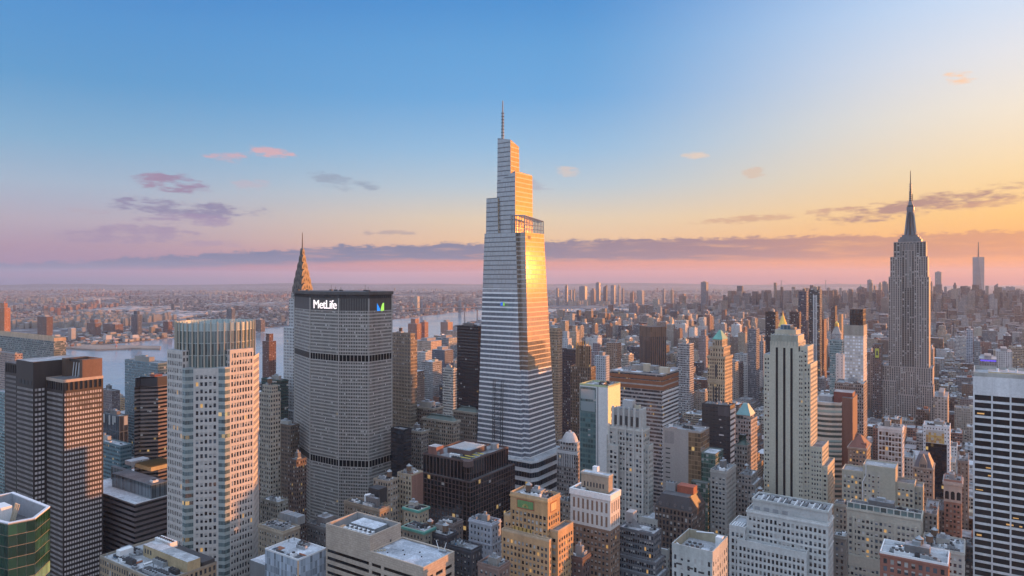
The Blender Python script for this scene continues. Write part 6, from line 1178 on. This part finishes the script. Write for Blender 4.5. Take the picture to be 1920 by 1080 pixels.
# ------------------------------------------------------------------ the far skyline: every tower a thing of its own
def wtc():
    z = 5848; cx, cy = loc(1834.5, z); H = hz(482, z); s = 30; b = Bld('far_skyscraper', 'tallest far skyscraper with tapering chamfered sides and a thin mast, right of the antenna-mast skyscraper', cx, cy)
    g = facade((.20,.21,.23), (.12,.14,.16), .9, .8, 0, 0, .15, 2.3); Bt = rect(cx-s-10, cx+s+10, cy-s-10, cy+s+10); q = (s+12)*.98; T = [(cx, cy-q), (cx+q, cy), (cx, cy+q), (cx-q, cy)]
    for i in range(4):
        a, c = Bt[i], Bt[(i+1) % 4]; t0, t1 = T[i], T[(i+1) % 4]
        b.wall.face([(*a, 0), (*c, 0), (*t0, H)], g, [(0, 0), (20, 0), (10, 100)]); b.wall.face([(*c, 0), (*t1, H), (*t0, H)], g, [(10, 0), (20, 100), (0, 100)])
    b.roof.face([(*p, H) for p in T], ROOFG); b.part('mast', lambda mb: mb.cyl(cx, cy, H, hz(454, z), 6, 3, 6, DARKM)); b.done()
wtc()
FARG = {}
def far(name, label, xl, xr, yt, z, col, glass=False, group=None, top=None, wsplit=.72, dmin=18):
    xc = xl+(xr-xl)*wsplit; x0, x1, y0, y1, H = span(xl, xc, xr, yt, z, 60, dmin); b = Bld(name, label, (x0+x1)/2, (y0+y1)/2, group); HERO.append((x0, x1, y0, y1, H))
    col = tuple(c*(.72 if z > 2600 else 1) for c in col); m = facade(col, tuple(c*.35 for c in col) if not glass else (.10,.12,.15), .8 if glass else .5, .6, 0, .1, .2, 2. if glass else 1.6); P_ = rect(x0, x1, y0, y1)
    b.wall.prism(P_, 0, H, m, 4, 4); b.roof.face([(*p, H) for p in P_], ROOFG)
    if top == 'spire': b.part('spire', lambda mb: (mb.prism(P_, H+.01, H+18, m, top=[((x0+x1)/2+(p[0]-(x0+x1)/2)*.3, (y0+y1)/2+(p[1]-(y0+y1)/2)*.3) for p in P_], cap=COPPER), mb.cyl((x0+x1)/2, (y0+y1)/2, H+18, H+42, 5, .5, 6, COPPER)))
    elif top == 'dome': b.part('domed_roof', lambda mb: (mb.prism(P_, H+.01, H+14, m, top=[((x0+x1)/2+(p[0]-(x0+x1)/2)*.72, (y0+y1)/2+(p[1]-(y0+y1)/2)*.72) for p in P_]), mb.prism([((x0+x1)/2+(p[0]-(x0+x1)/2)*.72, (y0+y1)/2+(p[1]-(y0+y1)/2)*.72) for p in P_], H+14, H+24, m, top=[((x0+x1)/2+(p[0]-(x0+x1)/2)*.25, (y0+y1)/2+(p[1]-(y0+y1)/2)*.25) for p in P_], cap=ROOFG)))
    elif top == 'step': b.part('setback_top', lambda mb: mb.prism(rect(x0+(x1-x0)*.25, x1-(x1-x0)*.2, y0+4, y1-4), H+.01, H+16, m, 4, 4, cap=ROOFG))
    elif top == 'slant': b.part('slanted_top', lambda mb: (mb.face([(x0, y0, H), (x1, y0, H), (x1, y0, H+22)], m), mb.face([(x1, y0, H), (x1, y1, H), (x1, y1, H+22), (x1, y0, H+22)], m), mb.face([(x0, y0, H), (x1, y0, H+22), (x1, y1, H+22), (x0, y1, H)], ROOFG)))
    else: b.part('mechanical_penthouse', lambda mb: mb.box(x0+(x1-x0)*.3, x0+(x1-x0)*.7, y0+4, y1-4, H, H+6, plain((.3,.28,.28))))
    b.done()
G, Br, Pk, Dk, Pl, Tn = (.26,.27,.30), (.24,.15,.12), (.36,.27,.25), (.10,.10,.12), (.42,.41,.42), (.38,.31,.25)
DT = 'towers of the far downtown skyline'
LAND_ = [(1043,1047,540,G,0,'slim grey one farthest toward the glass skyscraper'),(1059,1065,537,Dk,1,'dark glass one second from the glass skyscraper'),(1068,1072,544,G,0,'thin low grey pair member beside the dark glass one'),(1074,1078,546,Tn,0,'thin low tan pair member beside the dark glass one'),
 (1086,1101,537,G,1,'broad glass one with an orange-lit flank'),(1107,1117,544,Pk,0,'squat pinkish one before the tallest grey needle'),(1117,1126,530,G,1,'tallest one of the cluster, plain grey box'),(1131,1139,539,Dk,0,'dark stepped one right after the tallest'),
 (1145,1154,535,G,1,'blue-grey one with a slanted shoulder'),(1158,1163,537,Pl,0,'slim pale one right of the slanted shoulder'),(1166,1170,541,G,0,'slender grey one ending the tall group'),(1181,1189,550,Br,0,'short brown one beyond the tall group'),(1194,1208,545,Pl,0,'wide pale one standing alone in mid cluster'),
 (1242,1247,544,G,1,'thin dark one right of the wide pale one'),(1257,1263,544,Tn,0,'thin tan one with orange side'),(1273,1286,555,Br,0,'low broad brown one ending the cluster')]
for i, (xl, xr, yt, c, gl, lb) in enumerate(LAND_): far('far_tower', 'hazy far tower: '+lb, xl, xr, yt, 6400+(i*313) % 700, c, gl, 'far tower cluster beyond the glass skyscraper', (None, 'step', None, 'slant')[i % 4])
far('far_tower', 'lone dark grey slab tower rising high above the far low city', 1314, 1328, 529, 4700, (.16,.17,.20), True)
DTL = [(1550,1557,540,G,0,None,'thin grey one first from the dark twin towers'),(1558,1573,548,Dk,0,'dome','rounded dark one by the thin grey one'),(1588,1602,545,G,0,'step','grey stepped one near the bright grid tower'),(1606,1625,541,Dk,0,'spire','dark one with a pointed spire'),
 (1626,1638,525,Pl,1,None,'tall pale slab with orange-lit flank'),(1638,1643,536,Pk,0,None,'narrow pinkish one hugging the pale slab'),(1647,1655,533,Tn,0,'step','tan one with sunlit orange face'),(1654,1666,528,G,1,None,'grey box hugging the antenna-mast skyscraper, far behind'),(1640,1666,548,G,0,None,'low broad grey one below the tan one'),
 (1744,1750,531,Pk,0,'step','ragged thin one touching the sunlit edge of the mast skyscraper'),(1753,1770,510,Pl,0,None,'tall pale apartment tower second in height'),(1770,1777,538,G,0,None,'narrow one attached to the pale apartment tower'),(1778,1787,544,G,0,None,'low grey one between two slim ones'),(1787,1796,534,Dk,0,'step','slim darker one before the wide box'),
 (1804,1826,537,G,1,None,'wide grey box left of the tallest far skyscraper'),(1844,1856,553,Pk,0,'dome','low rounded one right of the tallest far skyscraper'),(1864,1874,536,Dk,0,'slant','slanted dark one first beyond the water gap'),(1874,1892,544,G,0,'dome','domed wide one second beyond the water gap'),(1892,1908,538,G,1,None,'plain wide box last but one'),(1912,1930,560,Pk,0,'dome','low domed one cut by the frame edge')]
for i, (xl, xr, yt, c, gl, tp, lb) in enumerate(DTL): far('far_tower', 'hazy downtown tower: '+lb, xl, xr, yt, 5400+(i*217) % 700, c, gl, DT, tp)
Q = 'riverside towers across the river'
for xl, xr, yt, z, c, gl, tp, lb in [(-6,18,577,2400,(.46,.20,.10),0,'step','orange-lit brick apartment tower at the edge beside the glass slab'),(70,99,594,2750,(.26,.16,.13),0,None,'blue and orange faced apartment tower behind long glass slab'),(163,189,606,3000,(.30,.19,.16),0,'step','two-toned riverside tower with crane-like top, first across the water'),
  (193,231,608,3100,(.30,.20,.18),0,None,'broad brown riverside slab behind the waterfront crane'),(246,266,590,3000,(.07,.08,.09),1,'step','near-black slim riverside tower'),(425,441,579,3500,(.09,.12,.14),1,None,'dark teal lone tower above the glass drum roof'),(478,497,600,3300,(.2,.17,.16),0,None,'brown riverside block right of the glass drum'),
  (306,322,603,3100,(.22,.13,.12),0,None,'dark red riverside tower hidden half by the glass drum'),(776,787,556,5200,(.55,.50,.46),0,None,'white tall slab alone on the far shore'),(770,777,572,5300,(.5,.45,.42),0,None,'low pale block beside the lone white slab'),
  (765,790,607,2250,(.34,.17,.13),0,'step','red-brown apartment tower at the river bend, first of two'),(788,802,604,2300,(.32,.16,.13),0,None,'red-brown apartment tower at the river bend, taller second'),(826,849,604,2250,(.36,.22,.18),0,None,'pinkish brown block before the river and black slab tower'),(836,900,622,2150,(.42,.30,.24),0,None,'long low tan block between river and black slab tower'),
  (778,828,640,1650,(.50,.38,.31),0,None,'pink-lit broad apartment block right of the gothic crown'),(810,850,657,1420,(.14,.15,.19),0,None,'dark blue gridded apartment block with orange side'),(818,857,634,1700,(.22,.28,.31),1,None,'blue-green glass block behind the dark blue gridded block'),(492,513,640,1500,(.17,.09,.075),0,'step','brown and orange striped waterfront block right of the glass drum')]:
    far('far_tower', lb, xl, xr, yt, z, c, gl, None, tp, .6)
for xl, xr, yt, z, c, gl, tp, lb in [(1100,1111,582,4300,(.40,.36,.31),0,None,'beige housing slab, first of the far beige row'),(1113,1122,583,4320,(.38,.34,.30),0,None,'beige housing slab, second of the far beige row'),(1124,1133,582,4300,(.40,.36,.31),0,None,'beige housing slab, third of the far beige row'),(1135,1146,584,4350,(.37,.33,.29),0,None,'beige housing slab closing the far beige row'),
  (1181,1200,574,4200,(.26,.22,.24),0,'step','grey-brown far block with stepped top'),(1232,1241,575,3800,(.48,.46,.46),0,None,'slim pale far slab above the low city'),(1318,1331,583,3600,(.28,.25,.26),0,None,'grey far slab right below the lone dark slab'),(1200,1222,592,3300,(.30,.25,.24),0,None,'broad brown-grey far block behind diagonal brown tower'),
  (1255,1263,607,2500,(.5,.42,.34),0,'dome','cream far tower with rounded top'),(1137,1164,643,1350,(.35,.23,.17),0,None,'brown and orange sided mid block, left of the diagonal tower'),(1068,1085,622,1900,(.46,.36,.28),0,'step','cream mid tower with orange sunlit side, past the gold-finned tower'),(1050,1070,635,1600,(.52,.53,.56),0,'step','pale ringed tower behind the maroon tower'),
  (1115,1140,668,1150,(.44,.46,.50),0,None,'blue-white gridded block behind the gold-finned tower'),(1105,1128,660,1300,(.30,.24,.25),0,'step','greyish mid tower between gold fins and rust-topped block'),(1310,1328,630,1700,(.33,.26,.26),0,'step','pinkish grey tower left of the green pyramid tower'),(1290,1300,620,2200,(.4,.3,.26),0,None,'slim tan far tower right of the white gridded tower'),
  (1424,1434,640,1500,(.30,.30,.32),0,None,'grey tower with cross-braced sunlit side, hugging the striped tower'),(1627,1640,660,1350,(.30,.21,.18),0,None,'brown sunlit-edged block left of the stepped skyscraper'),(1776,1795,640,2100,(.4,.34,.32),0,None,'pale block right of the stepped skyscraper, mid distance'),(1812,1828,619,1750,(.36,.42,.50),1,None,'light blue glass block above the ribbon-window tower roof'),
  (1826,1842,640,1500,(.20,.25,.28),1,None,'teal grey glass tower rising behind the ribbon-window tower'),(1882,1900,630,1800,(.09,.07,.08),0,None,'short dark tower second behind the ribbon-window tower'),(1836,1880,674,1300,(.24,.25,.26),0,None,'grey block with a violet light band, behind ribbon-window tower roof'),(1868,1908,660,1380,(.50,.49,.50),0,None,'white vertically ribbed slab behind the ribbon-window tower'),
  (1742,1752,655,1500,(.36,.27,.22),0,None,'slim brown building at the sunlit foot of the stepped skyscraper'),(1752,1785,745,1000,(.38,.32,.29),0,None,'arcaded beige block right of the stepped skyscraper foot')]:
    far('city_tower', lb, xl, xr, yt, z, c, gl, None, tp, .75)
for z, pl, pr, py in ((1300, 1838, 1879, 673),): 
    Yv = loc(pl, z)[1]; xa, xb = xAtY(pl, Yv-.5), xAtY(pr-11, Yv-.5)
    b = next(o for o in bpy.data.objects if o.get('label', '').startswith('grey block with a violet')); mb = MB(); mb.box(xa, xb, Yv-.4, Yv-.1, hz(676, z)-.8, hz(673, z)-1, emis((.16,.10,.9), .22, 'violet light')); mb.build('light_band', b)
# yellow banner on a facade left of the stepped skyscraper
z = 1150; x0, Yv = loc(1636, z); b = Bld('brick_building', 'dark brown building with a yellow banner showing a black figure shape', x0+10, Yv+12); xb = xAtY(1652, Yv); H = hz(645, z)
b.wall.prism(rect(x0, xb, Yv, Yv+24), 0, H, facade((.16,.12,.115)), 3, 3.8, cap=ROOFD); HERO.append((x0, xb, Yv, Yv+24, H)); xa, xc = xAtY(1641, Yv), xAtY(1648, Yv)
b.part('banner', lambda mb: mb.box(xa, xc, Yv-.4, Yv-.1, hz(670, z), hz(653, z), plain((.62,.58,.10), .7, .1))); b.part('banner_mark', lambda mb: mb.cyl((xa+xc)/2, Yv-.42, hz(665, z), hz(657, z), 1.6, .9, 7, DARKM)); b.done()
# bridges, chimneys, cranes
def bridge(name, label, pts, deck, tw, z0=0):
    (xa, ya), (xb, yb), (t1x, t1y), (t2x, t2y) = pts; b = Bld(name, label, (t1x+t2x)/2, (t1y+t2y)/2); d = Vector((xb-xa, yb-ya)).normalized(); n = Vector((-d.y, d.x)); m = plain((.20,.21,.23), .6)
    b.part('deck', lambda mb: [mb.bar((xa+n.x*k, ya+n.y*k, deck), (xb+n.x*k, yb+n.y*k, deck), 2.6, m) for k in (-8, 0, 8)])
    for tx, ty in ((t1x, t1y), (t2x, t2y)): b.part('bridge_tower', lambda mb: ([mb.bar((tx+n.x*k, ty+n.y*k, 0), (tx+n.x*k, ty+n.y*k, tw), 5, m) for k in (-11, 11)], [mb.bar((tx-n.x*11, ty-n.y*11, h), (tx+n.x*11, ty+n.y*11, h), 3.5, m) for h in (tw-3, tw*.62)]))
    def cable(mb):
        for k in (-10, 10):
            def seg(p, q, sag, za, zb):
                N = 12; pp = None
                for i in range(N+1):
                    t = i/N; x = p[0]+(q[0]-p[0])*t+n.x*k; y = p[1]+(q[1]-p[1])*t+n.y*k; zz = za+(zb-za)*t-sag*4*t*(1-t)
                    if pp: mb.bar(pp, (x, y, zz), 1.0, m)
                    if i % 2 == 0: mb.bar((x, y, zz), (x, y, deck), .5, m)
                    pp = (x, y, zz)
            seg((xa, ya), (t1x, t1y), 8, deck, tw); seg((t1x, t1y), (t2x, t2y), (tw-deck)*.92, tw, tw); seg((t2x, t2y), (xb, yb), 8, tw, deck)
    b.part('main_cable', cable); b.done()
P1, P2 = loc(752, 4750), loc(915, 5150); T1, T2 = loc(790, 4850), loc(862, 5030); bridge('suspension_bridge', 'hazy grey suspension bridge crossing the river left of the glass skyscraper', (P1, P2, T1, T2), 42, 95)
P1, P2 = loc(1425, 15800), loc(1600, 16200); T1, T2 = loc(1465, 15900), loc(1548, 16080); bridge('suspension_bridge', 'faint far suspension bridge with two tall towers on the horizon', (P1, P2, T1, T2), 66, 211)
for i, (px, w_) in enumerate(((871, 'left'), (895, 'right'))):
    x, y = loc(px, 3900); b = Bld('chimney', 'tall pale power-station chimney, %s by the river before the bridge' % ('the one nearer the broad slab' if i == 0 else 'the one nearer the glass skyscraper'), x, y); b.part('stack', lambda mb: mb.cyl(x, y, 0, hz(581, 3900), 5, 3.4, 12, plain((.30,.27,.27)))); b.part('stack_rim', lambda mb: mb.cyl(x, y, hz(581, 3900)-6, hz(581, 3900)+.3, 3.9, 3.9, 12, plain((.2,.12,.1)))); b.done()
def crane(label, px, py, z, L=45, up=30, jy=10):
    x, y = loc(px, z); H = hz(py, z); b = Bld('tower_crane', label, x, y, cat='crane'); m = plain((.50,.20,.15), .6); b.part('mast', lambda mb: mb.bar((x, y, 0), (x, y, H), 1.0, plain((.5,.48,.46)))); b.part('jib', lambda mb: mb.bar((x+6, y, H-2), (x-L, y+jy, H+up), .8, m)); b.part('cab', lambda mb: mb.box(x-2, x+2, y-2, y+2, H-4, H+1, m)); b.done()
crane('white luffing crane on the waterfront before broad brown riverside slab', 218, 648, 2500, 42, 30); crane('red crane jib over the far low city, high at the frame edge', 8, 566, 3200, -10, 26); crane('small red crane at the near dock of the river island', 238, 662, 2480, -6, 14)
# ------------------------------------------------------------------ island and piers
mb = MB(); iz = [loc(104, 2560), loc(180, 2470), loc(250, 2520), loc(300, 2500), loc(302, 2600), loc(190, 2640), loc(104, 2680)]; ar = sum(iz[i-1][0]*iz[i][1]-iz[i][0]*iz[i-1][1] for i in range(len(iz))); mb.prism(iz if ar > 0 else iz[::-1], -3.4, 2, plain((.30,.23,.19), .9, .4, .01), cap=plain((.30,.23,.19), .9, .4, .01)); structure('island', mb)
# ------------------------------------------------------------------ the ordinary blocks
import numpy as np
fr = random.Random(11)
PAL = [('brown', (.24,.18,.15)), ('brown', (.20,.14,.12)), ('brick-red', (.27,.15,.12)), ('tan', (.40,.33,.26)), ('cream', (.48,.43,.37)), ('grey', (.31,.30,.30)), ('grey', (.24,.23,.24)), ('pale', (.52,.50,.49)), ('pale', (.58,.57,.57)), ('dark', (.10,.09,.10)), ('beige', (.37,.33,.29))]
MATS = {}
def fmat(c, k):
    if (c, k) not in MATS: MATS[(c, k)] = facade(c, (.025,.028,.034), (.42, .55, .8)[k], (.5, .55, .5)[k], .004, .16, .15, 1.8, amt=.25)
    return MATS[(c, k)]
def hits(x0, x1, y0, y1):
    for h in HERO:
        if x0 < h[1]+1.5 and x1 > h[0]-1.5 and y0 < h[3]+1.5 and y1 > h[2]-1.5: return True
    return False
CAND = []
for bx0, bx1, by0, by1 in BLOCKS:
    x = bx0
    while x < bx1-9:
        w_ = min(fr.choice((14, 18, 22, 28, 36)), bx1-x)
        if bx1-x-w_ < 10: w_ = bx1-x
        for y0, y1 in ((by0, by0+26), (by0+27, by1)):
            c = (x+w_/2, (y0+y1)/2); d = depth(*c)
            if d < 330: continue
            p = proj(*c, 30)
            if p[0] < -60 or p[0] > 2000: continue
            z = d; r = fr.random()
            H = fr.uniform(16, 42) if r < .7 else fr.uniform(35, 62)
            if z > 1150 and not (1420 < p[0] < 1790):
                if r > .86: H = fr.uniform(60, 105)
            elif z > 1800 and r > .9: H = fr.uniform(50, 90)
            if z < 480: H = min(H, 34)
            if 480 <= z < 1150: H = min(H, 52)
            if p[0] < 320: H = min(H, 55)
            if p[0] < 320 and z > 800: H = min(H, 38)
            if 470 < p[0] < 560 and z > 900: H = min(H, 34)
            if hits(x, x+w_, y0, y1): continue
            CAND.append((x+.2, x+w_-.2, y0, y1, H))
        x += w_+.4
# which of them the picture shows, and how large: a coarse depth picture of boxes
IDB = np.full((270, 480), -1, dtype=np.int32)
def scr(x0, x1, y0, y1, H):
    q = [proj(a, c, h) for a in (x0, x1) for c in (y0, y1) for h in (0, H)]
    q = [t for t in q if t]; 
    if len(q) < 8: return None
    return min(t[0] for t in q)/4, max(t[0] for t in q)/4, (min(t[1] for t in q)+2)/4, max(t[1] for t in q)/4
allb = [(depth((h[0]+h[1])/2, (h[2]+h[3])/2), -2, (*h[:4], h[4] if len(h) > 4 else 130)) for h in HERO]+[(depth((c[0]+c[1])/2, (c[2]+c[3])/2), i, c) for i, c in enumerate(CAND)]
allb.sort(key=lambda t: -t[0])
for d, i, c in allb:
    s_ = scr(*c)
    if not s_: continue
    a0, a1, b0, b1 = [int(round(v)) for v in s_]; IDB[max(0, b0):max(0, b1), max(0, a0):max(0, a1)] = i
cnt = np.bincount(IDB[IDB >= 0].ravel(), minlength=len(CAND)); order = np.argsort(-cnt)[:290]
GAPS = [(-99, 'frame edge'), (60, 'bronze tower'), (395, 'octagonal tower'), (640, 'grey slab'), (965, 'glass skyscraper'), (1224, 'diagonal tower'), (1350, 'pyramid tower'), (1475, 'black-striped tower'), (1604, 'bright-grid tower'), (1705, 'antenna-mast skyscraper'), (1880, 'white ribbon tower'), (2300, 'frame edge')]
ORD = 'nearest,second,third,fourth,fifth,sixth,seventh,eighth,ninth,tenth,eleventh,twelfth,thirteenth,fourteenth,fifteenth,sixteenth,seventeenth,eighteenth,nineteenth,twentieth'.split(',')
sel = sorted((int(i) for i in order if cnt[i] > 0), key=lambda i: depth((CAND[i][0]+CAND[i][1])/2, (CAND[i][2]+CAND[i][3])/2)); chosen = set(sel); seen = {}
for i in sel:
    x0, x1, y0, y1, H = CAND[i]; cn, c = PAL[fr.randrange(len(PAL))]; k = fr.randrange(3); kind = fr.choice(('flat', 'tank', 'step', 'plant')); px = proj((x0+x1)/2, y0, H)[0]
    gi = next(j for j in range(len(GAPS)-1) if GAPS[j][0] <= px < GAPS[j+1][0]); word = {'flat': 'flat-roofed', 'tank': 'tank-topped', 'step': 'stepped', 'plant': 'plant-topped'}[kind]
    key = (cn, word, gi); n_ = seen.get(key, 0); seen[key] = n_+1
    nm = 'brick_building' if cn in ('brown', 'brick-red', 'tan', 'beige') else 'city_building'
    ht = 'tall' if H > 58 else 'mid-rise' if H > 32 else 'low'
    lb = f'{ht} {cn} {word} building, {ORD[min(n_, 19)]}{"" if n_ == 0 else " nearest"} such between {GAPS[gi][1]} and {GAPS[gi+1][1]}'
    b = Bld(nm, lb, (x0+x1)/2, (y0+y1)/2, 'ordinary buildings filling the midtown blocks'); m = fmat(c, k); P_ = rect(x0, x1, y0, y1); w_, d_ = x1-x0, y1-y0
    big = cnt[i] > 12
    hh = H*.8 if kind == 'step' else H
    b.wall.prism(P_, .2, hh, m, 3, 3.6); cap = fr.choice((ROOF, ROOFG, ROOFD, ROOFG, ROOFW)); b.roof.face([(*p, hh) for p in P_], cap); ring(b.par, P_, hh+.002, hh+1, .5, plain(tuple(v*1.1 for v in c)))
    if kind == 'step': b.part('setback_storeys', lambda mb: mb.prism(rect(x0+w_*.15, x1-w_*.15, y0+d_*.12, y1-d_*.1), hh+.01, H, m, 3, 3.6, cap=cap))
    if kind == 'tank': b.part('water_tank', lambda mb: tank(mb, x0+w_*fr.uniform(.3, .7), y0+d_*fr.uniform(.3, .7), hh, 2, 3.8))
    b.part('bulkhead', lambda mb: mb.box(x0+w_*.55, x0+w_*.85, y0+d_*.45, y0+d_*.8, (H if kind == 'step' else hh)+.02, (H if kind == 'step' else hh)+3.5, fr.choice((STEEL, CREAM, RUST, WHITE, ROOFG))) if kind != 'step' else mb.box(x0+w_*.4, x0+w_*.6, y0+d_*.4, y0+d_*.6, H+.02, H+3, STEEL))
    if big or kind == 'plant':
        for q in range(3): b.part('cooling_unit', lambda mb: unit(mb, x0+w_*fr.uniform(.2, .5), y0+d_*fr.uniform(.15, .8), hh, fr.uniform(2, 4), 2.2, fr.uniform(1, 2), fr.choice((STEEL, WHITE, DARKM)))) if kind != 'step' else None
    b.done()
# everything smaller and farther: two carpets nobody could count
def tintmat(win):
    if win: return facade((.3,.3,.3), (.035,.037,.042), .5, .55, .002, .15, .2, 1.7, attr='tint', amt=.2, wob=0)
    m, b, p = newmat('far walls'); at = b.n('ShaderNodeAttribute', attribute_name='tint'); b.put(p.inputs['Base Color'], at.outputs['Color']); p.inputs['Roughness'].default_value = .8; return m
def carpet(name, items, win):
    mb = MB(); mb.col = []; m, m2 = tintmat(win), tintmat(False)
    for cx, cy, w_, d_, h, rot, c, rc in items:
        ca, sa = cos(rot), sin(rot); P_ = [(cx+ca*a*w_/2-sa*e*d_/2, cy+sa*a*w_/2+ca*e*d_/2) for a, e in ((-1, -1), (1, -1), (1, 1), (-1, 1))]
        n0 = len(mb.v); mb.prism(P_, 0, h, m, 3.4, 3.6); mb.col.extend((*c, 1)*(len(mb.v)-n0)); mb.face([(*p, h) for p in P_], m2); mb.col.extend((*rc, 1)*4)
    o = mb.build(name, kind='stuff'); return o
RC = [(.08,.08,.085), (.15,.15,.16), (.24,.24,.26), (.33,.34,.37), (.5,.52,.56), (.12,.10,.10), (.2,.19,.19)]
def tint(): 
    c = fr.choice(PAL)[1]; k = fr.uniform(.75, 1.25); return tuple(min(.5, v*k*.62) for v in c)
it = []
for i, (x0, x1, y0, y1, H) in enumerate(CAND):
    if i not in chosen: it.append(((x0+x1)/2, (y0+y1)/2, x1-x0, y1-y0, H, 0, tint(), fr.choice(RC)))
def avx(x): return min(abs(x-a) for a in AVE) < 13
y = -300
while y < 6700:
    x = -2600
    while x < 1500:
        w_ = fr.choice((16, 22, 28, 40)); x2 = x+w_; c = (x+w_/2, y+14)
        inb = -1290 < c[0] < 955 and -170 < y < 2960
        if not inb and inside(c, MANH) and not hits(x, x2, y, y+28) and not avx(c[0]):
            d = depth(*c); p = proj(*c, 20) if d > 500 else None
            if p and -40 < p[0] < 1960:
                r = fr.random(); H = fr.uniform(12, 30) if r < .7 else fr.uniform(28, 55) if r < .95 else fr.uniform(50, 85)
                if c[0] < -900 and c[1] < 1700: H = min(H, 40)
                if y > 4600: H *= 1.5
                if y > 5000 and r > .6: H += fr.uniform(25, 110)
                bk = -1350 if y < 1200 else -1600-(y-1900)*.69 if y < 2700 else -2400
                if c[0] < bk+380: H = min(H, 22)
                it.append((c[0], c[1], w_-1, 25, H, 0, tuple(v*(.8 if y > 4800 else 1) for v in tint()), fr.choice(RC)))
        x = x2+1
    y += 30 if (int(y/30) % 2) else 44
carpet('low_city', it, True)
it = []
def celltype(x, y):
    u = (x*.8+y*.6)/620; v = (y*.8-x*.6)/900; h = (int(math.floor(u))*7349+int(math.floor(v))*9151+int(math.floor(u*.37))*331) % 23
    return h, (u-math.floor(u)), (v-math.floor(v))
for k in range(52000):
    d = 2400*((14000/2400)**(fr.random()**.8)); px = fr.uniform(-60, 1760); x, y = loc(px, d)
    if not inside((x, y), LI): continue
    h_, fu, fv = celltype(x, y)
    if fu < .04 or fv < .03: continue                       # avenues
    if h_ in (3, 17): continue                              # parks and yards
    s_ = 1+max(0, d-4000)/6000; r = fr.random(); rot = -.64+(h_ % 4)*.22; c = tint(); m_ = (.8, .95, 1.1, 1.25)[h_ % 4]; rc = fr.choice(RC)
    if h_ in (5, 11, 19):                                    # sheds and works
        if r < .55: continue
        w_, d_, h = fr.uniform(35, 90), fr.uniform(25, 60), fr.uniform(7, 14); c = (.26,.25,.25)
        rc = fr.choice(RC[1:5])
    elif h_ in (7, 14):                                      # estates of brick slabs
        if r < .6: continue
        w_, d_, h = fr.uniform(16, 40), fr.uniform(12, 18), fr.uniform(20, 44); c = (.19,.125,.105) if h_ == 7 else (.26,.235,.21)
    else:
        w_, d_ = fr.uniform(9, 30)*s_, fr.uniform(8, 16)*s_; h = fr.uniform(6, 12) if r < .96 else fr.uniform(15, 28) if r < .993 else fr.uniform(34, 60)
        if h > 14: w_, d_ = fr.uniform(14, 28), fr.uniform(14, 24)
    it.append((x, y, w_, d_, h, rot, tuple(v*m_ for v in c), rc))
carpet('outer_city', it, False)
